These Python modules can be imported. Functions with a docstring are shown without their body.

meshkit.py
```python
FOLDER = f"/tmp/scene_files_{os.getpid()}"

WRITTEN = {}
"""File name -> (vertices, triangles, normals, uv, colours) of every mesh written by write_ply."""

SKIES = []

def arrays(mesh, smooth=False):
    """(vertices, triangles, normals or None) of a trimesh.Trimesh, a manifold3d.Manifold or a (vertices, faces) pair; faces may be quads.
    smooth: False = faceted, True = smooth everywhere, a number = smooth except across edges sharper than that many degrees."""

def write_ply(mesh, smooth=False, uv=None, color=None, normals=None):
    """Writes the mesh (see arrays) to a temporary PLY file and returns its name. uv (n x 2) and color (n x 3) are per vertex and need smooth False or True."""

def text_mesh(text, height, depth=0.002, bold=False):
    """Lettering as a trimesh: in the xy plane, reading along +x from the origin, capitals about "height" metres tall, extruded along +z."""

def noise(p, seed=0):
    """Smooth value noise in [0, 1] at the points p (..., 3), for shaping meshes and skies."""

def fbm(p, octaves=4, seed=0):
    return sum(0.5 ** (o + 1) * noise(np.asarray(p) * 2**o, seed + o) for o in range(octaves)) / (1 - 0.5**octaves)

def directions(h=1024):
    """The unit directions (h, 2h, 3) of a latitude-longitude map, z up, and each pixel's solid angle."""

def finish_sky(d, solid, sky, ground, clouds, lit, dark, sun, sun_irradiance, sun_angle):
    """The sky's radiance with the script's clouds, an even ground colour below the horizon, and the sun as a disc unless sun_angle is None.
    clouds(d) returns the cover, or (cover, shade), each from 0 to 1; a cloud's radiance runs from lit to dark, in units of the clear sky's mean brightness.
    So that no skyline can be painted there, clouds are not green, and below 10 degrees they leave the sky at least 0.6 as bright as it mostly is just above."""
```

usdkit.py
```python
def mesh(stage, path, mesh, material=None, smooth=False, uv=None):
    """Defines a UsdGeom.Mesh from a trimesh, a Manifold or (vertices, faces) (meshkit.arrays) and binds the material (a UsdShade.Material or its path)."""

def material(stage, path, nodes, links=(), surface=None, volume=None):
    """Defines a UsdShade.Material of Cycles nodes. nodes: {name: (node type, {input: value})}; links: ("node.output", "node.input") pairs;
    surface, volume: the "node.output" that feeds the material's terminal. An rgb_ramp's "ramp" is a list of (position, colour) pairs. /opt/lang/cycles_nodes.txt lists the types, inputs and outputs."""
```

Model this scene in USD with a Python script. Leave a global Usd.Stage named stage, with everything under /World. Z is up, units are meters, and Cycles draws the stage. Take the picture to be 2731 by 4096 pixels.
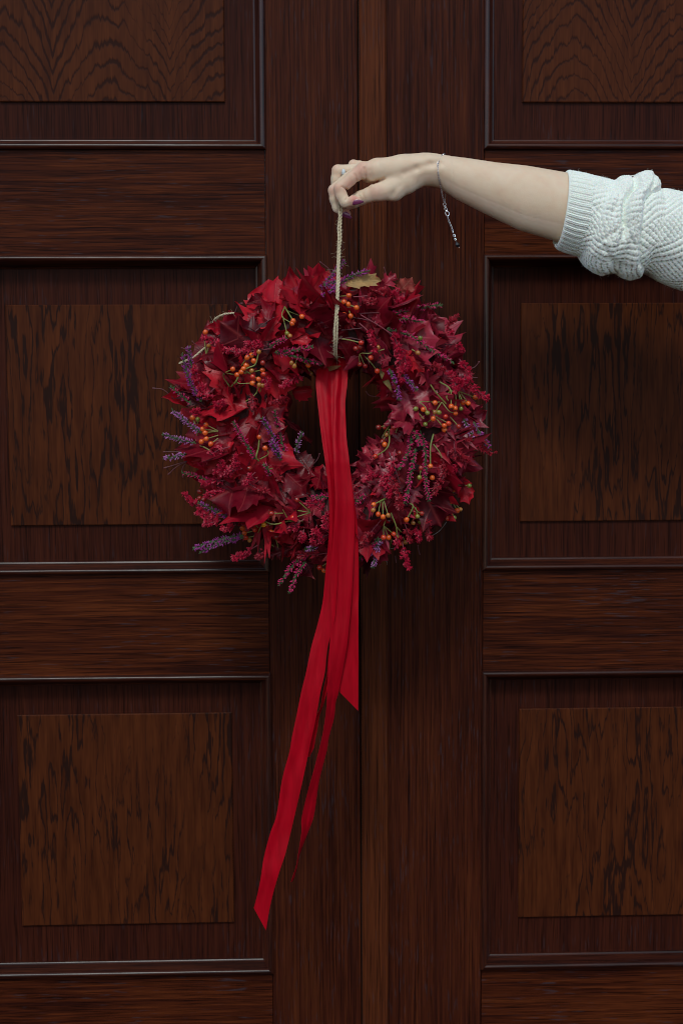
import math, random
import numpy as np, trimesh, usdkit, meshkit
from pxr import Usd, UsdGeom, UsdLux, UsdShade, Gf, Sdf, Vt

stage = Usd.Stage.CreateInMemory()
UsdGeom.SetStageUpAxis(stage, 'Z'); UsdGeom.SetStageMetersPerUnit(stage, 1.0)
UsdGeom.Xform.Define(stage, '/World'); UsdGeom.Scope.Define(stage, '/World/Looks')
RNG = np.random.default_rng(11)

# ------------------------------------------------------------------ camera, sky, sun
EXPOSURE = 0.30
SKY, SUN, SUN_ANGLE = 0.105, 0.28, 10.0
SUN_EL, SUN_AZ = math.radians(52), math.radians(190)        # azimuth: atan2(x, y) of the direction towards the sun
CAM_Z = 1.10
PITCH, YAW, ROLL = -0.09091025, -0.03215269, 0.00509575     # fitted to the door's corners
W, H, F = 2731, 4096, 5690.0                                # the photograph's size and its focal length in pixels
def rot(p, yw, r):
    cy, sy, cp, sp, cr, sr = math.cos(yw), math.sin(yw), math.cos(p), math.sin(p), math.cos(r), math.sin(r)
    return np.array([[cy, -sy, 0], [sy, cy, 0], [0, 0, 1]]) @ np.array([[1, 0, 0], [0, cp, -sp], [0, sp, cp]]) @ np.array([[cr, 0, sr], [0, 1, 0], [-sr, 0, cr]])
CR = rot(PITCH, YAW, ROLL)
right, fwd, up = CR[:, 0], CR[:, 1], CR[:, 2]
cam = UsdGeom.Camera.Define(stage, '/World/camera')
m4 = np.eye(4); m4[0, :3], m4[1, :3], m4[2, :3], m4[3, :3] = right, up, -fwd, (0, 0, CAM_Z)
cam.AddTransformOp().Set(Gf.Matrix4d(*m4.ravel().tolist()))
cam.CreateFocalLengthAttr(50.0); cam.CreateHorizontalApertureAttr(2 * 50.0 * (W / 2) / F); cam.CreateVerticalApertureAttr(2 * 50.0 * (H / 2) / F)
cam.CreateFStopAttr(6.3); cam.CreateFocusDistanceAttr(2.0); cam.CreateExposureAttr(EXPOSURE)
cam.CreateClippingRangeAttr(Gf.Vec2f(0.05, 1000))

def px(x, y, Y):
    """World point on the plane y = Y that the photograph shows at pixel (x, y)."""
    x, y, Y = np.broadcast_arrays(np.asarray(x, float), np.asarray(y, float), np.asarray(Y, float))
    d = np.stack([(x - W / 2) / F, np.ones_like(x), -(y - H / 2) / F], -1) @ CR.T
    return d * (Y / d[..., 1])[..., None] + np.array([0, 0, CAM_Z])

sun_dir = np.array([math.sin(SUN_AZ) * math.cos(SUN_EL), math.cos(SUN_AZ) * math.cos(SUN_EL), math.sin(SUN_EL)])
sun = UsdLux.DistantLight.Define(stage, '/World/sun')
z = sun_dir; x_ = np.cross([0, 0, 1], z); x_ /= np.linalg.norm(x_); y_ = np.cross(z, x_)
m4 = np.eye(4); m4[0, :3], m4[1, :3], m4[2, :3] = x_, y_, z
sun.AddTransformOp().Set(Gf.Matrix4d(*m4.ravel().tolist()))
sun.CreateIntensityAttr(SUN); sun.CreateAngleAttr(SUN_ANGLE); sun.CreateColorAttr(Gf.Vec3f(0.90, 1.0, 0.97)); sun.CreateNormalizeAttr(True)
skym = usdkit.material(stage, '/World/Looks/sky_light', {
    's': ('sky_texture', {'sky_type': 'single_scattering', 'sun_disc': False, 'sun_elevation': SUN_EL, 'sun_rotation': SUN_AZ, 'aerosol_density': 2.0}),
    'b': ('background_shader', {'strength': SKY})}, [('s.color', 'b.color')], surface='b.background')
dome = UsdLux.DomeLight.Define(stage, '/World/sky')
UsdShade.MaterialBindingAPI.Apply(dome.GetPrim()).Bind(skym)
dome.GetPrim().SetCustomDataByKey('kind', 'structure')

# ------------------------------------------------------------------ helpers
taken = {}
def numbered(parent, name):
    n = taken.get((parent, name), 0); taken[(parent, name)] = n + 1
    return f'{parent}/{name}' if n == 0 else f'{parent}/{name}_{n:03d}'
origin = {}
def tag(o, label=None, cat=None, group=None, kind=None):
    p = o.GetPrim() if hasattr(o, 'GetPrim') else o
    for k, v in (('label', label), ('category', cat), ('group', group), ('kind', kind)):
        if v: p.SetCustomDataByKey(k, v)
    return o
def thing(name, label, cat, loc=(0, 0, 0)):
    path = numbered('/World', name)
    x = UsdGeom.Xform.Define(stage, path); x.AddTranslateOp().Set(Gf.Vec3d(*map(float, loc)))
    origin[path] = np.array(loc, float); tag(x, label, cat)
    return path
def obj(name, mesh, mat, parent='/World', smooth=False, uv=None, var=None, kind=None, label=None):
    """One Mesh prim under parent, whose thing's origin is taken off the world coordinates."""
    path = numbered(parent, name)
    o = origin.get(parent, np.zeros(3)); origin[path] = o
    if isinstance(mesh, trimesh.Trimesh): mesh = (mesh.vertices, mesh.faces)
    m = usdkit.mesh(stage, path, (np.asarray(mesh[0]) - o, mesh[1]), mat, smooth=smooth, uv=uv)
    for k, a in (var or {}).items():
        UsdGeom.PrimvarsAPI(m).CreatePrimvar(k, Sdf.ValueTypeNames.FloatArray, 'vertex').Set(Vt.FloatArray.FromNumpy(np.asarray(a, np.float32)))
    if kind or label: tag(m, label=label, kind=kind)
    return path
class MB:
    """Collects shapes for one mesh."""
    def __init__(s): s.v, s.f, s.n = [], [], 0
    def add(s, v, f):
        v, f = np.asarray(v, float), np.asarray(f, int)
        if f.shape[1] == 4: f = np.vstack([f[:, [0, 1, 2]], f[:, [0, 2, 3]]])
        s.v.append(v); s.f.append(f + s.n); s.n += len(v); return s
    def mesh(s): return np.vstack(s.v), np.vstack(s.f)
def unit(v): v = np.asarray(v, float); return v / max(np.linalg.norm(v), 1e-12)
def spline(p, n):
    """Catmull-Rom through the points, n samples, evenly by length."""
    p = np.asarray(p, float)
    if len(p) > 2:
        q = np.vstack([2 * p[0] - p[1], p, 2 * p[-1] - p[-2]]); out = []
        for i in range(1, len(q) - 2):
            t = np.linspace(0, 1, 12, endpoint=False)[:, None]
            a, b, c, d = q[i - 1], q[i], q[i + 1], q[i + 2]
            out.append(.5 * (2 * b + (c - a) * t + (2 * a - 5 * b + 4 * c - d) * t**2 + (3 * b - a - 3 * c + d) * t**3))
        p = np.vstack(out + [p[-1:]])
    s = np.r_[0, np.cumsum(np.linalg.norm(np.diff(p, axis=0), axis=1))]
    t = np.linspace(0, s[-1], n)
    return np.stack([np.interp(t, s, p[:, k]) for k in range(p.shape[1])], 1)
def frames(p):
    t = np.gradient(p, axis=0); t /= np.maximum(np.linalg.norm(t, axis=1, keepdims=True), 1e-12)
    n = np.cross(t[0], [0.31, -.9, .27]); n /= np.linalg.norm(n); N = [n]
    for k in range(1, len(p)):
        n = N[-1] - t[k] * (N[-1] @ t[k]); N.append(n / max(np.linalg.norm(n), 1e-12))
    N = np.array(N); return t, N, np.cross(t, N)
def tube(p, r, sides=6):
    p = np.asarray(p, float); r = np.broadcast_to(np.asarray(r, float), len(p)); t, n, b = frames(p)
    a = np.linspace(0, 2 * np.pi, sides, endpoint=False)
    v = (p[:, None] + r[:, None, None] * (np.cos(a)[None, :, None] * n[:, None] + np.sin(a)[None, :, None] * b[:, None])).reshape(-1, 3)
    i = np.arange(len(p) - 1)[:, None] * sides; j = np.arange(sides)[None]; k = (j + 1) % sides
    f = np.stack([i + j, i + k, i + sides + k, i + sides + j], -1).reshape(-1, 4)
    f = np.vstack([f[:, [0, 1, 2]], f[:, [0, 2, 3]]])
    v = np.vstack([v, p[0] - t[0] * r[0] * .3, p[-1] + t[-1] * r[-1] * .3]); e = len(v) - 2; j = np.arange(sides)
    f = np.vstack([f, np.stack([np.full(sides, e), (j + 1) % sides, j], 1), np.stack([np.full(sides, e + 1), j + (len(p) - 1) * sides, (j + 1) % sides + (len(p) - 1) * sides], 1)])
    return v, f
def grid_faces(nr, nc):
    i = np.arange(nr - 1)[:, None] * nc + np.arange(nc - 1)[None]
    return np.stack([i, i + 1, i + nc + 1, i + nc], -1).reshape(-1, 4)

# ------------------------------------------------------------------ materials
def mat(name, nodes, links=(), surface='p.BSDF'):
    return usdkit.material(stage, '/World/Looks/' + name, nodes, links, surface=surface)
def plain(name, color, rough=.5, **kw):
    return mat(name, {'p': ('principled_bsdf', {'base_color': color, 'roughness': rough, **kw})})
def grain(name, vertical, dark, mid, light, fine=300.0, rough=.42, stretch=.03, contrast=1.0, spec=.07, pore_sheen=.5):
    """Straight-grained stained oak: thin streaks along the board, broad tone drift, open-pore flecks with bluish highlights painted in."""
    s = (1, 1, stretch) if vertical else (stretch, 1, 1)
    return mat(name, {
        'g': ('geometry', {}), 'o': ('object_info', {}), 'w': ('math', {'math_type': 'multiply', 'value2': 31.0}),
        'mp': ('mapping', {'scale': s}), 'mb': ('mapping', {'scale': (1, 1, .25) if vertical else (.25, 1, 1)}),
        'wob': ('noise_texture', {'dimensions': '4D', 'scale': 9.0, 'detail': 2.0}), 'wa': ('vector_math', {'math_type': 'scale', 'scale': .0035}), 'wb': ('vector_math', {'math_type': 'add'}),
        'n1': ('noise_texture', {'dimensions': '4D', 'scale': fine, 'detail': 3.0, 'roughness': .6}),
        'n2': ('noise_texture', {'dimensions': '4D', 'scale': 14.0, 'detail': 3.0, 'roughness': .55}),
        'n3': ('noise_texture', {'dimensions': '4D', 'scale': fine * 2.6, 'detail': 1.0}),
        'a': ('math', {'math_type': 'multiply_add', 'value2': 1.25 * contrast}), 'b': ('math', {'math_type': 'multiply_add', 'value2': .38, 'value3': .31 - .625 * contrast}),
        'r': ('rgb_ramp', {'ramp': [(0, dark), (.36, dark), (.52, mid), (.72, light), (1, light)]}),
        'pr': ('rgb_ramp', {'ramp': [(0, (0, 0, 0)), (.36, (0, 0, 0)), (.46, (1, 1, 1)), (1, (1, 1, 1))]}),
        'mx': ('mix_color', {'blend_type': 'multiply', 'fac': .55}),
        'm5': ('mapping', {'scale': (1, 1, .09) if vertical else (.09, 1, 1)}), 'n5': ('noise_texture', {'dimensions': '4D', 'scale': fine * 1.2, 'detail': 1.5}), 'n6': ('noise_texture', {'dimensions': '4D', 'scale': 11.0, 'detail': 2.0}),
        'po': ('math', {'math_type': 'multiply_add', 'value2': .35}), 'pm': ('map_range', {'from_min': .80, 'from_max': .90, 'to_min': 0.0, 'to_max': pore_sheen, 'clamp': True}), 'px': ('mix_color', {'b': (.040, .034, .042)}),  # grey-blue dashes put the pore highlights into the colour
        'bu': ('bump', {'strength': .55, 'distance': .0006}),
        'p': ('principled_bsdf', {'roughness': rough, 'specular_ior_level': spec})},
        [('o.random', 'w.value1'), ('g.position', 'wob.vector'), ('w.value', 'wob.w'), ('wob.color', 'wa.vector1'), ('g.position', 'wb.vector1'), ('wa.vector', 'wb.vector2'),
         ('wb.vector', 'mp.vector'), ('wb.vector', 'mb.vector'), ('mp.vector', 'n1.vector'), ('w.value', 'n1.w'), ('mb.vector', 'n2.vector'), ('w.value', 'n2.w'), ('mp.vector', 'n3.vector'), ('w.value', 'n3.w'),
         ('n1.fac', 'a.value1'), ('n2.fac', 'b.value1'), ('b.value', 'a.value3'), ('a.value', 'r.fac'), ('n3.fac', 'pr.fac'),
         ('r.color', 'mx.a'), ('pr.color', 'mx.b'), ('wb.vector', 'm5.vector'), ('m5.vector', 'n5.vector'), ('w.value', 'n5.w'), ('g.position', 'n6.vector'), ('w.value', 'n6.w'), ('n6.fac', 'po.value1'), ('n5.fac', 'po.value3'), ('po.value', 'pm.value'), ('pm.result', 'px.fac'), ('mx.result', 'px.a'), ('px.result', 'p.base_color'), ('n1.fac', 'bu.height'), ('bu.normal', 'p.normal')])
def figured(name, dark, lo, hi, rings, sx, sz, s2, s3, width, rough=.42, arch=0.0):
    """Book-matched flat-sawn veneer: dark vein lines along the contours of a stretched noise, broken up by streaks along the grain."""
    nodes = {
        'g': ('geometry', {}), 'o': ('object_info', {}), 'w': ('math', {'math_type': 'multiply', 'value2': 47.0}),
        'sep': ('separate_xyz', {}), 'sh': ('math', {'math_type': 'add', 'value2': .2735}), 'P': ('combine_xyz', {}),
        'm1': ('mapping', {'scale': (sx, 1, sz)}), 'm2': ('mapping', {'scale': (1, 1, .05)}), 'm3': ('mapping', {'scale': (1, 1, .16)}), 'm5': ('mapping', {'scale': (14, 1, 4.5)}),
        'n1': ('noise_texture', {'dimensions': '4D', 'scale': 1.0, 'detail': 3.0, 'roughness': .45}),
        'n2': ('noise_texture', {'dimensions': '4D', 'scale': 300.0, 'detail': 2.0, 'roughness': .6}),
        'n3': ('noise_texture', {'dimensions': '4D', 'scale': 95.0, 'detail': 3.0, 'roughness': .6}),
        'n5': ('noise_texture', {'dimensions': '4D', 'scale': 1.0, 'detail': 2.0}),
        'k': ('math', {'math_type': 'multiply', 'value2': rings}), 'k2': ('math', {'math_type': 'multiply_add', 'value2': s2}), 'k3': ('math', {'math_type': 'multiply_add', 'value2': s3}),
        'fr': ('math', {'math_type': 'pingpong', 'value2': 1.0}),
        'th': ('map_range', {'from_min': .32, 'from_max': .68, 'to_min': 1.0 - width, 'to_max': 1.06, 'clamp': True}), 'df': ('math', {'math_type': 'subtract'}), 'vm': ('map_range', {'from_min': -.16, 'from_max': .10, 'to_min': 0.0, 'to_max': 1.0, 'clamp': True}),
        'bt': ('math', {'math_type': 'multiply_add', 'value2': .55}), 'bt3': ('math', {'math_type': 'multiply', 'value2': .55}), 'r': ('rgb_ramp', {'ramp': [(0, lo), (.40, lo), (.70, hi), (1, hi)]}),
        'x': ('mix_color', {'b': dark}), 'vf': ('math', {'math_type': 'multiply', 'value2': .92}),
        'bu': ('bump', {'strength': .35, 'distance': .0005, 'invert': True}), 'p': ('principled_bsdf', {'roughness': rough, 'specular_ior_level': .08})}
    links = [('o.random', 'w.value1'), ('g.position', 'sep.vector'), ('sep.x', 'sh.value1'), ('sep.x', 'P.x'), ('sep.y', 'P.y'), ('sep.z', 'P.z')] + [('P.vector', m + '.vector') for m in ('m1', 'm2', 'm3', 'm5')] + \
        [(f'm{k}.vector', f'n{k}.vector') for k in '1235'] + [('w.value', f'n{k}.w') for k in '1235'] + \
        [('n1.fac', 'k.value1'), ('n2.fac', 'k2.value1'), ('k.value', 'k2.value3'), ('n3.fac', 'k3.value1'), ('k2.value', 'k3.value3'), ('k3.value', 'fr.value1'), ('n5.fac', 'th.value'), ('fr.value', 'df.value1'), ('th.result', 'df.value2'), ('df.value', 'vm.value'),
         ('n3.fac', 'bt3.value1'), ('n2.fac', 'bt.value1'), ('bt3.value', 'bt.value3'), ('bt.value', 'r.fac'), ('r.color', 'x.a'), ('vm.result', 'vf.value1'), ('vf.value', 'x.fac'), ('x.result', 'p.base_color'), ('vm.result', 'bu.height'), ('bu.normal', 'p.normal')]
    if arch:                                                      # nested cathedral arches instead of free contours
        nodes.update({'pp': ('math', {'math_type': 'pingpong', 'value2': .088}), 'sq': ('math', {'math_type': 'multiply'}), 'pz': ('math', {'math_type': 'multiply_add', 'value2': 14.0}), 'az': ('math', {'math_type': 'multiply_add', 'value2': arch}),
                      'nw': ('noise_texture', {'dimensions': '4D', 'scale': 1.0, 'detail': 2.0}), 'mw': ('mapping', {'scale': (75, 1, 10)}), 'aw': ('math', {'math_type': 'multiply_add', 'value2': 2.2})})
        links = [l for l in links if l != ('k.value', 'k2.value3')] + [('sh.value', 'pp.value1'), ('pp.value', 'sq.value1'), ('pp.value', 'sq.value2'), ('sq.value', 'pz.value1'), ('sep.z', 'pz.value3'), ('pz.value', 'az.value1'), ('k.value', 'az.value3'),
                 ('P.vector', 'mw.vector'), ('mw.vector', 'nw.vector'), ('w.value', 'nw.w'), ('nw.fac', 'aw.value1'), ('az.value', 'aw.value3'), ('aw.value', 'k2.value3')]
    return mat(name, nodes, links)
M_STILE = grain('stile_oak', True, (0.0237, 0.0053, 0.0033), (0.0491, 0.0107, 0.0047), (0.0831, 0.0206, 0.0071), 330, stretch=.013, contrast=.62, pore_sheen=.35)
M_RAIL = grain('rail_oak', False, (0.0221, 0.0048, 0.0029), (0.0543, 0.0112, 0.0040), (0.1086, 0.0259, 0.0074), 300, stretch=.022, contrast=.68, pore_sheen=.5)
M_BORDER = grain('panel_border_oak', True, (0.0221, 0.0053, 0.0037), (0.0381, 0.0086, 0.0047), (0.0559, 0.0132, 0.0064), 260, stretch=.018, contrast=.6, pore_sheen=.25)
M_STRIP = grain('cover_strip_oak', True, (0.0390, 0.0099, 0.0043), (0.0797, 0.0197, 0.0069), (0.1145, 0.0312, 0.0101), 330, stretch=.013, contrast=.6, pore_sheen=.3)
M_MOULD_H = grain('moulding_oak_horizontal', False, (0.0143, 0.0035, 0.0024), (0.0286, 0.0066, 0.0034), (0.0450, 0.0109, 0.0045), 180, rough=.27, spec=.24, pore_sheen=.2)
M_MOULD_V = grain('moulding_oak_vertical', True, (0.0143, 0.0035, 0.0024), (0.0286, 0.0066, 0.0034), (0.0450, 0.0109, 0.0045), 180, rough=.27, spec=.55, pore_sheen=.2)
M_FIELD = figured('figured_oak', (0.0140, 0.0052, 0.0040), (0.0356, 0.0082, 0.0031), (0.0780, 0.0197, 0.0060), 25.0, 22.0, 2.7, 1.8, 3.4, .44)
M_FIELD2 = figured('wavy_figured_oak', (0.0203, 0.0056, 0.0035), (0.0424, 0.0101, 0.0037), (0.0780, 0.0200, 0.0062), 15.0, 6.0, 3.0, .9, 1.4, .40, arch=78.0)
M_GAP = plain('door_gap', (.004, .003, .003), .9)

# ------------------------------------------------------------------ the two door leaves
DY = 2.2
def box(x0, x1, y0, y1, z0, z1, c=0.0):
    """Box with its front (y0) edges chamfered by c."""
    if c <= 0: v = [(x0, y0, z0), (x1, y0, z0), (x1, y0, z1), (x0, y0, z1)]
    else: v = [(x0 + c, y0, z0 + c), (x1 - c, y0, z0 + c), (x1 - c, y0, z1 - c), (x0 + c, y0, z1 - c), (x0, y0 + c, z0), (x1, y0 + c, z0), (x1, y0 + c, z1), (x0, y0 + c, z1)]
    v += [(x0, y1, z0), (x1, y1, z0), (x1, y1, z1), (x0, y1, z1)]
    n = len(v) // 4; f = [(0, 1, 2, 3)]
    for k in range(n - 1):
        for j in range(4): a, b = 4 * k + j, 4 * k + (j + 1) % 4; f.append((b, a, a + 4, b + 4))
    e = 4 * (n - 1); f.append((e + 3, e + 2, e + 1, e)); return np.array(v, float), np.array(f)
# bolection profile in mm: (in from the outer edge, proud of the stile)
_a = np.linspace(math.pi, .12 * math.pi, 8)
PROFILE = np.array([(0, -.5), (0, .8)] + [(5.0 + 5.0 * math.cos(a), .9 + 6.6 * math.sin(a)) for a in _a][1:] + [(10.0, 2.6), (10.0, 1.2), (10.2, .2), (12.2, -4.2), (14.6, -10.0), (15.6, -13.5), (15.6, -14.6), (17.2, -15.2), (18.2, -16.2), (18.2, -20.5)]) * 1e-3
def moulding(x0, x1, z0, z1, side):
    w, h = PROFILE[:, 0], DY - PROFILE[:, 1]
    if side == 'top': A = np.stack([x0 + w, h, z1 - w], 1); B = np.stack([x1 - w, h, z1 - w], 1)
    elif side == 'bottom': A = np.stack([x1 - w, h, z0 + w], 1); B = np.stack([x0 + w, h, z0 + w], 1)
    elif side == 'left': A = np.stack([x0 + w, h, z0 + w], 1); B = np.stack([x0 + w, h, z1 - w], 1)
    else: A = np.stack([x1 - w, h, z1 - w], 1); B = np.stack([x1 - w, h, z0 + w], 1)
    n = len(A); v = np.vstack([A, B]); i = np.arange(n - 1)
    return v, np.stack([i, i + n, i + n + 1, i + 1], 1)
Zr = {'top': (.352, .84), 'mid': (-.295, .1945), 'low': (-.941, -.454)}
def leaf(name, label, X0, X1, S0, S1, inner, seed):
    """X0..X1: moulding's outer edges; S0..S1: the leaf's edges; inner: +1 when the meeting stile is on the right."""
    d = thing(name, label, 'door', (S0, DY, CAM_Z - 1.10))
    o = CAM_Z
    zt, zb = o + 1.0, o - 1.09
    e = .0016                                                      # rails end under the moulding, a hair lower than the stiles
    for a, b in ((S0, X0 + .0016), (X1 - .0016, S1)):
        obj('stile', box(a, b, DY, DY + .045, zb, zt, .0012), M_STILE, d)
    for a, b in ((-.454, -.295), (.1945, .352), (.84, .999), (-1.089, -.941)):
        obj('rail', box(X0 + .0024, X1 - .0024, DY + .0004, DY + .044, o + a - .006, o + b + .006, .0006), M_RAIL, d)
    for k, (a, b) in Zr.items():
        p = obj('panel', box(X0 + .004, X1 - .004, DY + .020, DY + .034, o + a + .004, o + b - .004), M_BORDER, d, label={'top': 'upper panel with wavy figured grain', 'mid': 'middle panel with streaky figured grain', 'low': 'lower panel with streaky figured grain'}[k])
        i = .0620 if k != 'low' else .0635
        zf0, zf1 = o + a + (.0755 if k != 'low' else .079), o + b - (.0735 if k != 'low' else .066)
        if k == 'top': zf0 = o + .4265
        xo = .0024 if inner < 0 else 0
        obj('raised_field', box(X0 + i, X1 - i, DY + .0158, DY + .0205, zf0, zf1, .0012), M_FIELD2 if k == 'top' else M_FIELD, p)
        for s in ('top', 'bottom', 'left', 'right'):
            obj('moulding', moulding(X0, X1, o + a, o + b, s), M_MOULD_H if s in ('top', 'bottom') else M_MOULD_V, p, smooth=32)
    return d
DL = leaf('wooden_door', 'dark stained oak door leaf on the left, behind the ribbon tails', -.505, -.0409, -.647, .0985, +1, 0)
DR = leaf('wooden_door', 'dark stained oak door leaf on the right, behind the outstretched arm, with the narrow cover strip', .2896, .7535, .1015, .895, -1, 1)
obj('rebate', box(.085, .1010, DY + .010, DY + .040, CAM_Z - 1.089, CAM_Z + .999), M_GAP, DR)
obj('cover_strip', box(.1002, .1416, DY - .011, DY - .0004, CAM_Z - 1.089, CAM_Z + .999, .0028), M_STRIP, DR)

# ------------------------------------------------------------------ the person's arm and hand (one surface from a distance field)
GAP = .085                                                          # how much nearer to the door than first laid out
YH = 1.925 + GAP
HM = YH / F / 5.227                                                # metres per pixel of the hand's close-up
def hp(x, y, dy): return px(1300 + x / 5.227, 600 + y / 5.227, YH + dy * 1e-3)
def zp(x, y, dy): return px(1250 + x / 1.568, 550 + y / 1.568, YH + dy * 1e-3)
ZM = YH / F / 1.568
# forearm: top and bottom outline in the photograph, and the half depth
ARM_T = np.array([(1500, 650), (1570, 640), (1620, 627), (1690, 616), (1760, 619), (1856, 630), (1983, 649), (2105, 662), (2250, 687), (2380, 712), (2560, 748)], float)
ARM_B = np.array([(1500, 770), (1570, 765), (1620, 756), (1690, 740), (1760, 752), (1824, 794), (1939, 853), (2079, 920), (2216, 961), (2380, 1005), (2560, 1045)], float)
ARM_D = np.array([(1500, 22), (1570, 24), (1620, 26), (1690, 27), (1760, 27.5), (1856, 31), (1983, 36), (2105, 40), (2250, 44), (2380, 46), (2560, 47)], float)
def arm_axis(xw):
    """Centre y, centre z, half height, half depth of the forearm at world x."""
    X = px(ARM_T[:, 0], ARM_T[:, 1], YH + .012)[:, 0]
    zt = np.interp(xw, X, px(ARM_T[:, 0], ARM_T[:, 1], YH + .012)[:, 2])
    Xb = px(ARM_B[:, 0], ARM_B[:, 1], YH + .012)
    zb = np.interp(xw, Xb[:, 0], Xb[:, 2]); b = np.interp(xw, X, ARM_D[:, 1]) * 1e-3
    return YH + .012, (zt + zb) / 2, (zt - zb) / 2, b
def smin(a, b, k):
    h = np.clip(.5 + .5 * (b - a) / k, 0, 1); return b + (a - b) * h - k * h * (1 - h)
def cone(P, a, b, ra, rb):
    ab = b - a; t = np.clip(((P - a) @ ab) / (ab @ ab), 0, 1)
    return np.linalg.norm(P - a - t[..., None] * ab, axis=-1) - (ra + (rb - ra) * t)
def chain(P, pts, k=.0016):
    d = None
    for (a, ra), (b, rb) in zip(pts[:-1], pts[1:]):
        c = cone(P, a, b, ra, rb); d = c if d is None else smin(d, c, k)
    return d
def J(x, y, dy, r): return hp(x, y, dy), r * HM
FINGERS = {
    'index': [J(815, 385, -13, 148), J(560, 580, -14, 132), J(310, 795, -15, 130), J(345, 950, -16, 112), J(425, 1080, -18, 112), J(570, 1052, -22, 104), J(690, 1040, -24, 72)],
    'middle': [J(800, 380, 5, 150), J(480, 600, 4, 130), J(190, 835, 3, 122), J(205, 1020, 4, 110), J(262, 1195, 5, 108), J(390, 1290, 5, 92), J(475, 1325, 5, 66)],
    'ring': [J(830, 395, 23, 145), J(540, 420, 22, 124), J(265, 430, 22, 125), J(235, 600, 23, 112), J(230, 790, 24, 105), J(330, 930, 24, 90)],
    'pinky': [J(880, 390, 40, 130), J(720, 320, 40, 100), J(590, 300, 40, 100), J(530, 430, 40, 88), J(560, 640, 40, 78)],
    'thumb': [J(1420, 830, -8, 230), J(1090, 870, -13, 186), J(930, 930, -9, 150), J(760, 990, -3, 146), J(600, 1070, -1, 132), J(470, 1135, 1, 106), J(390, 1165, 2, 74)]}
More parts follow.
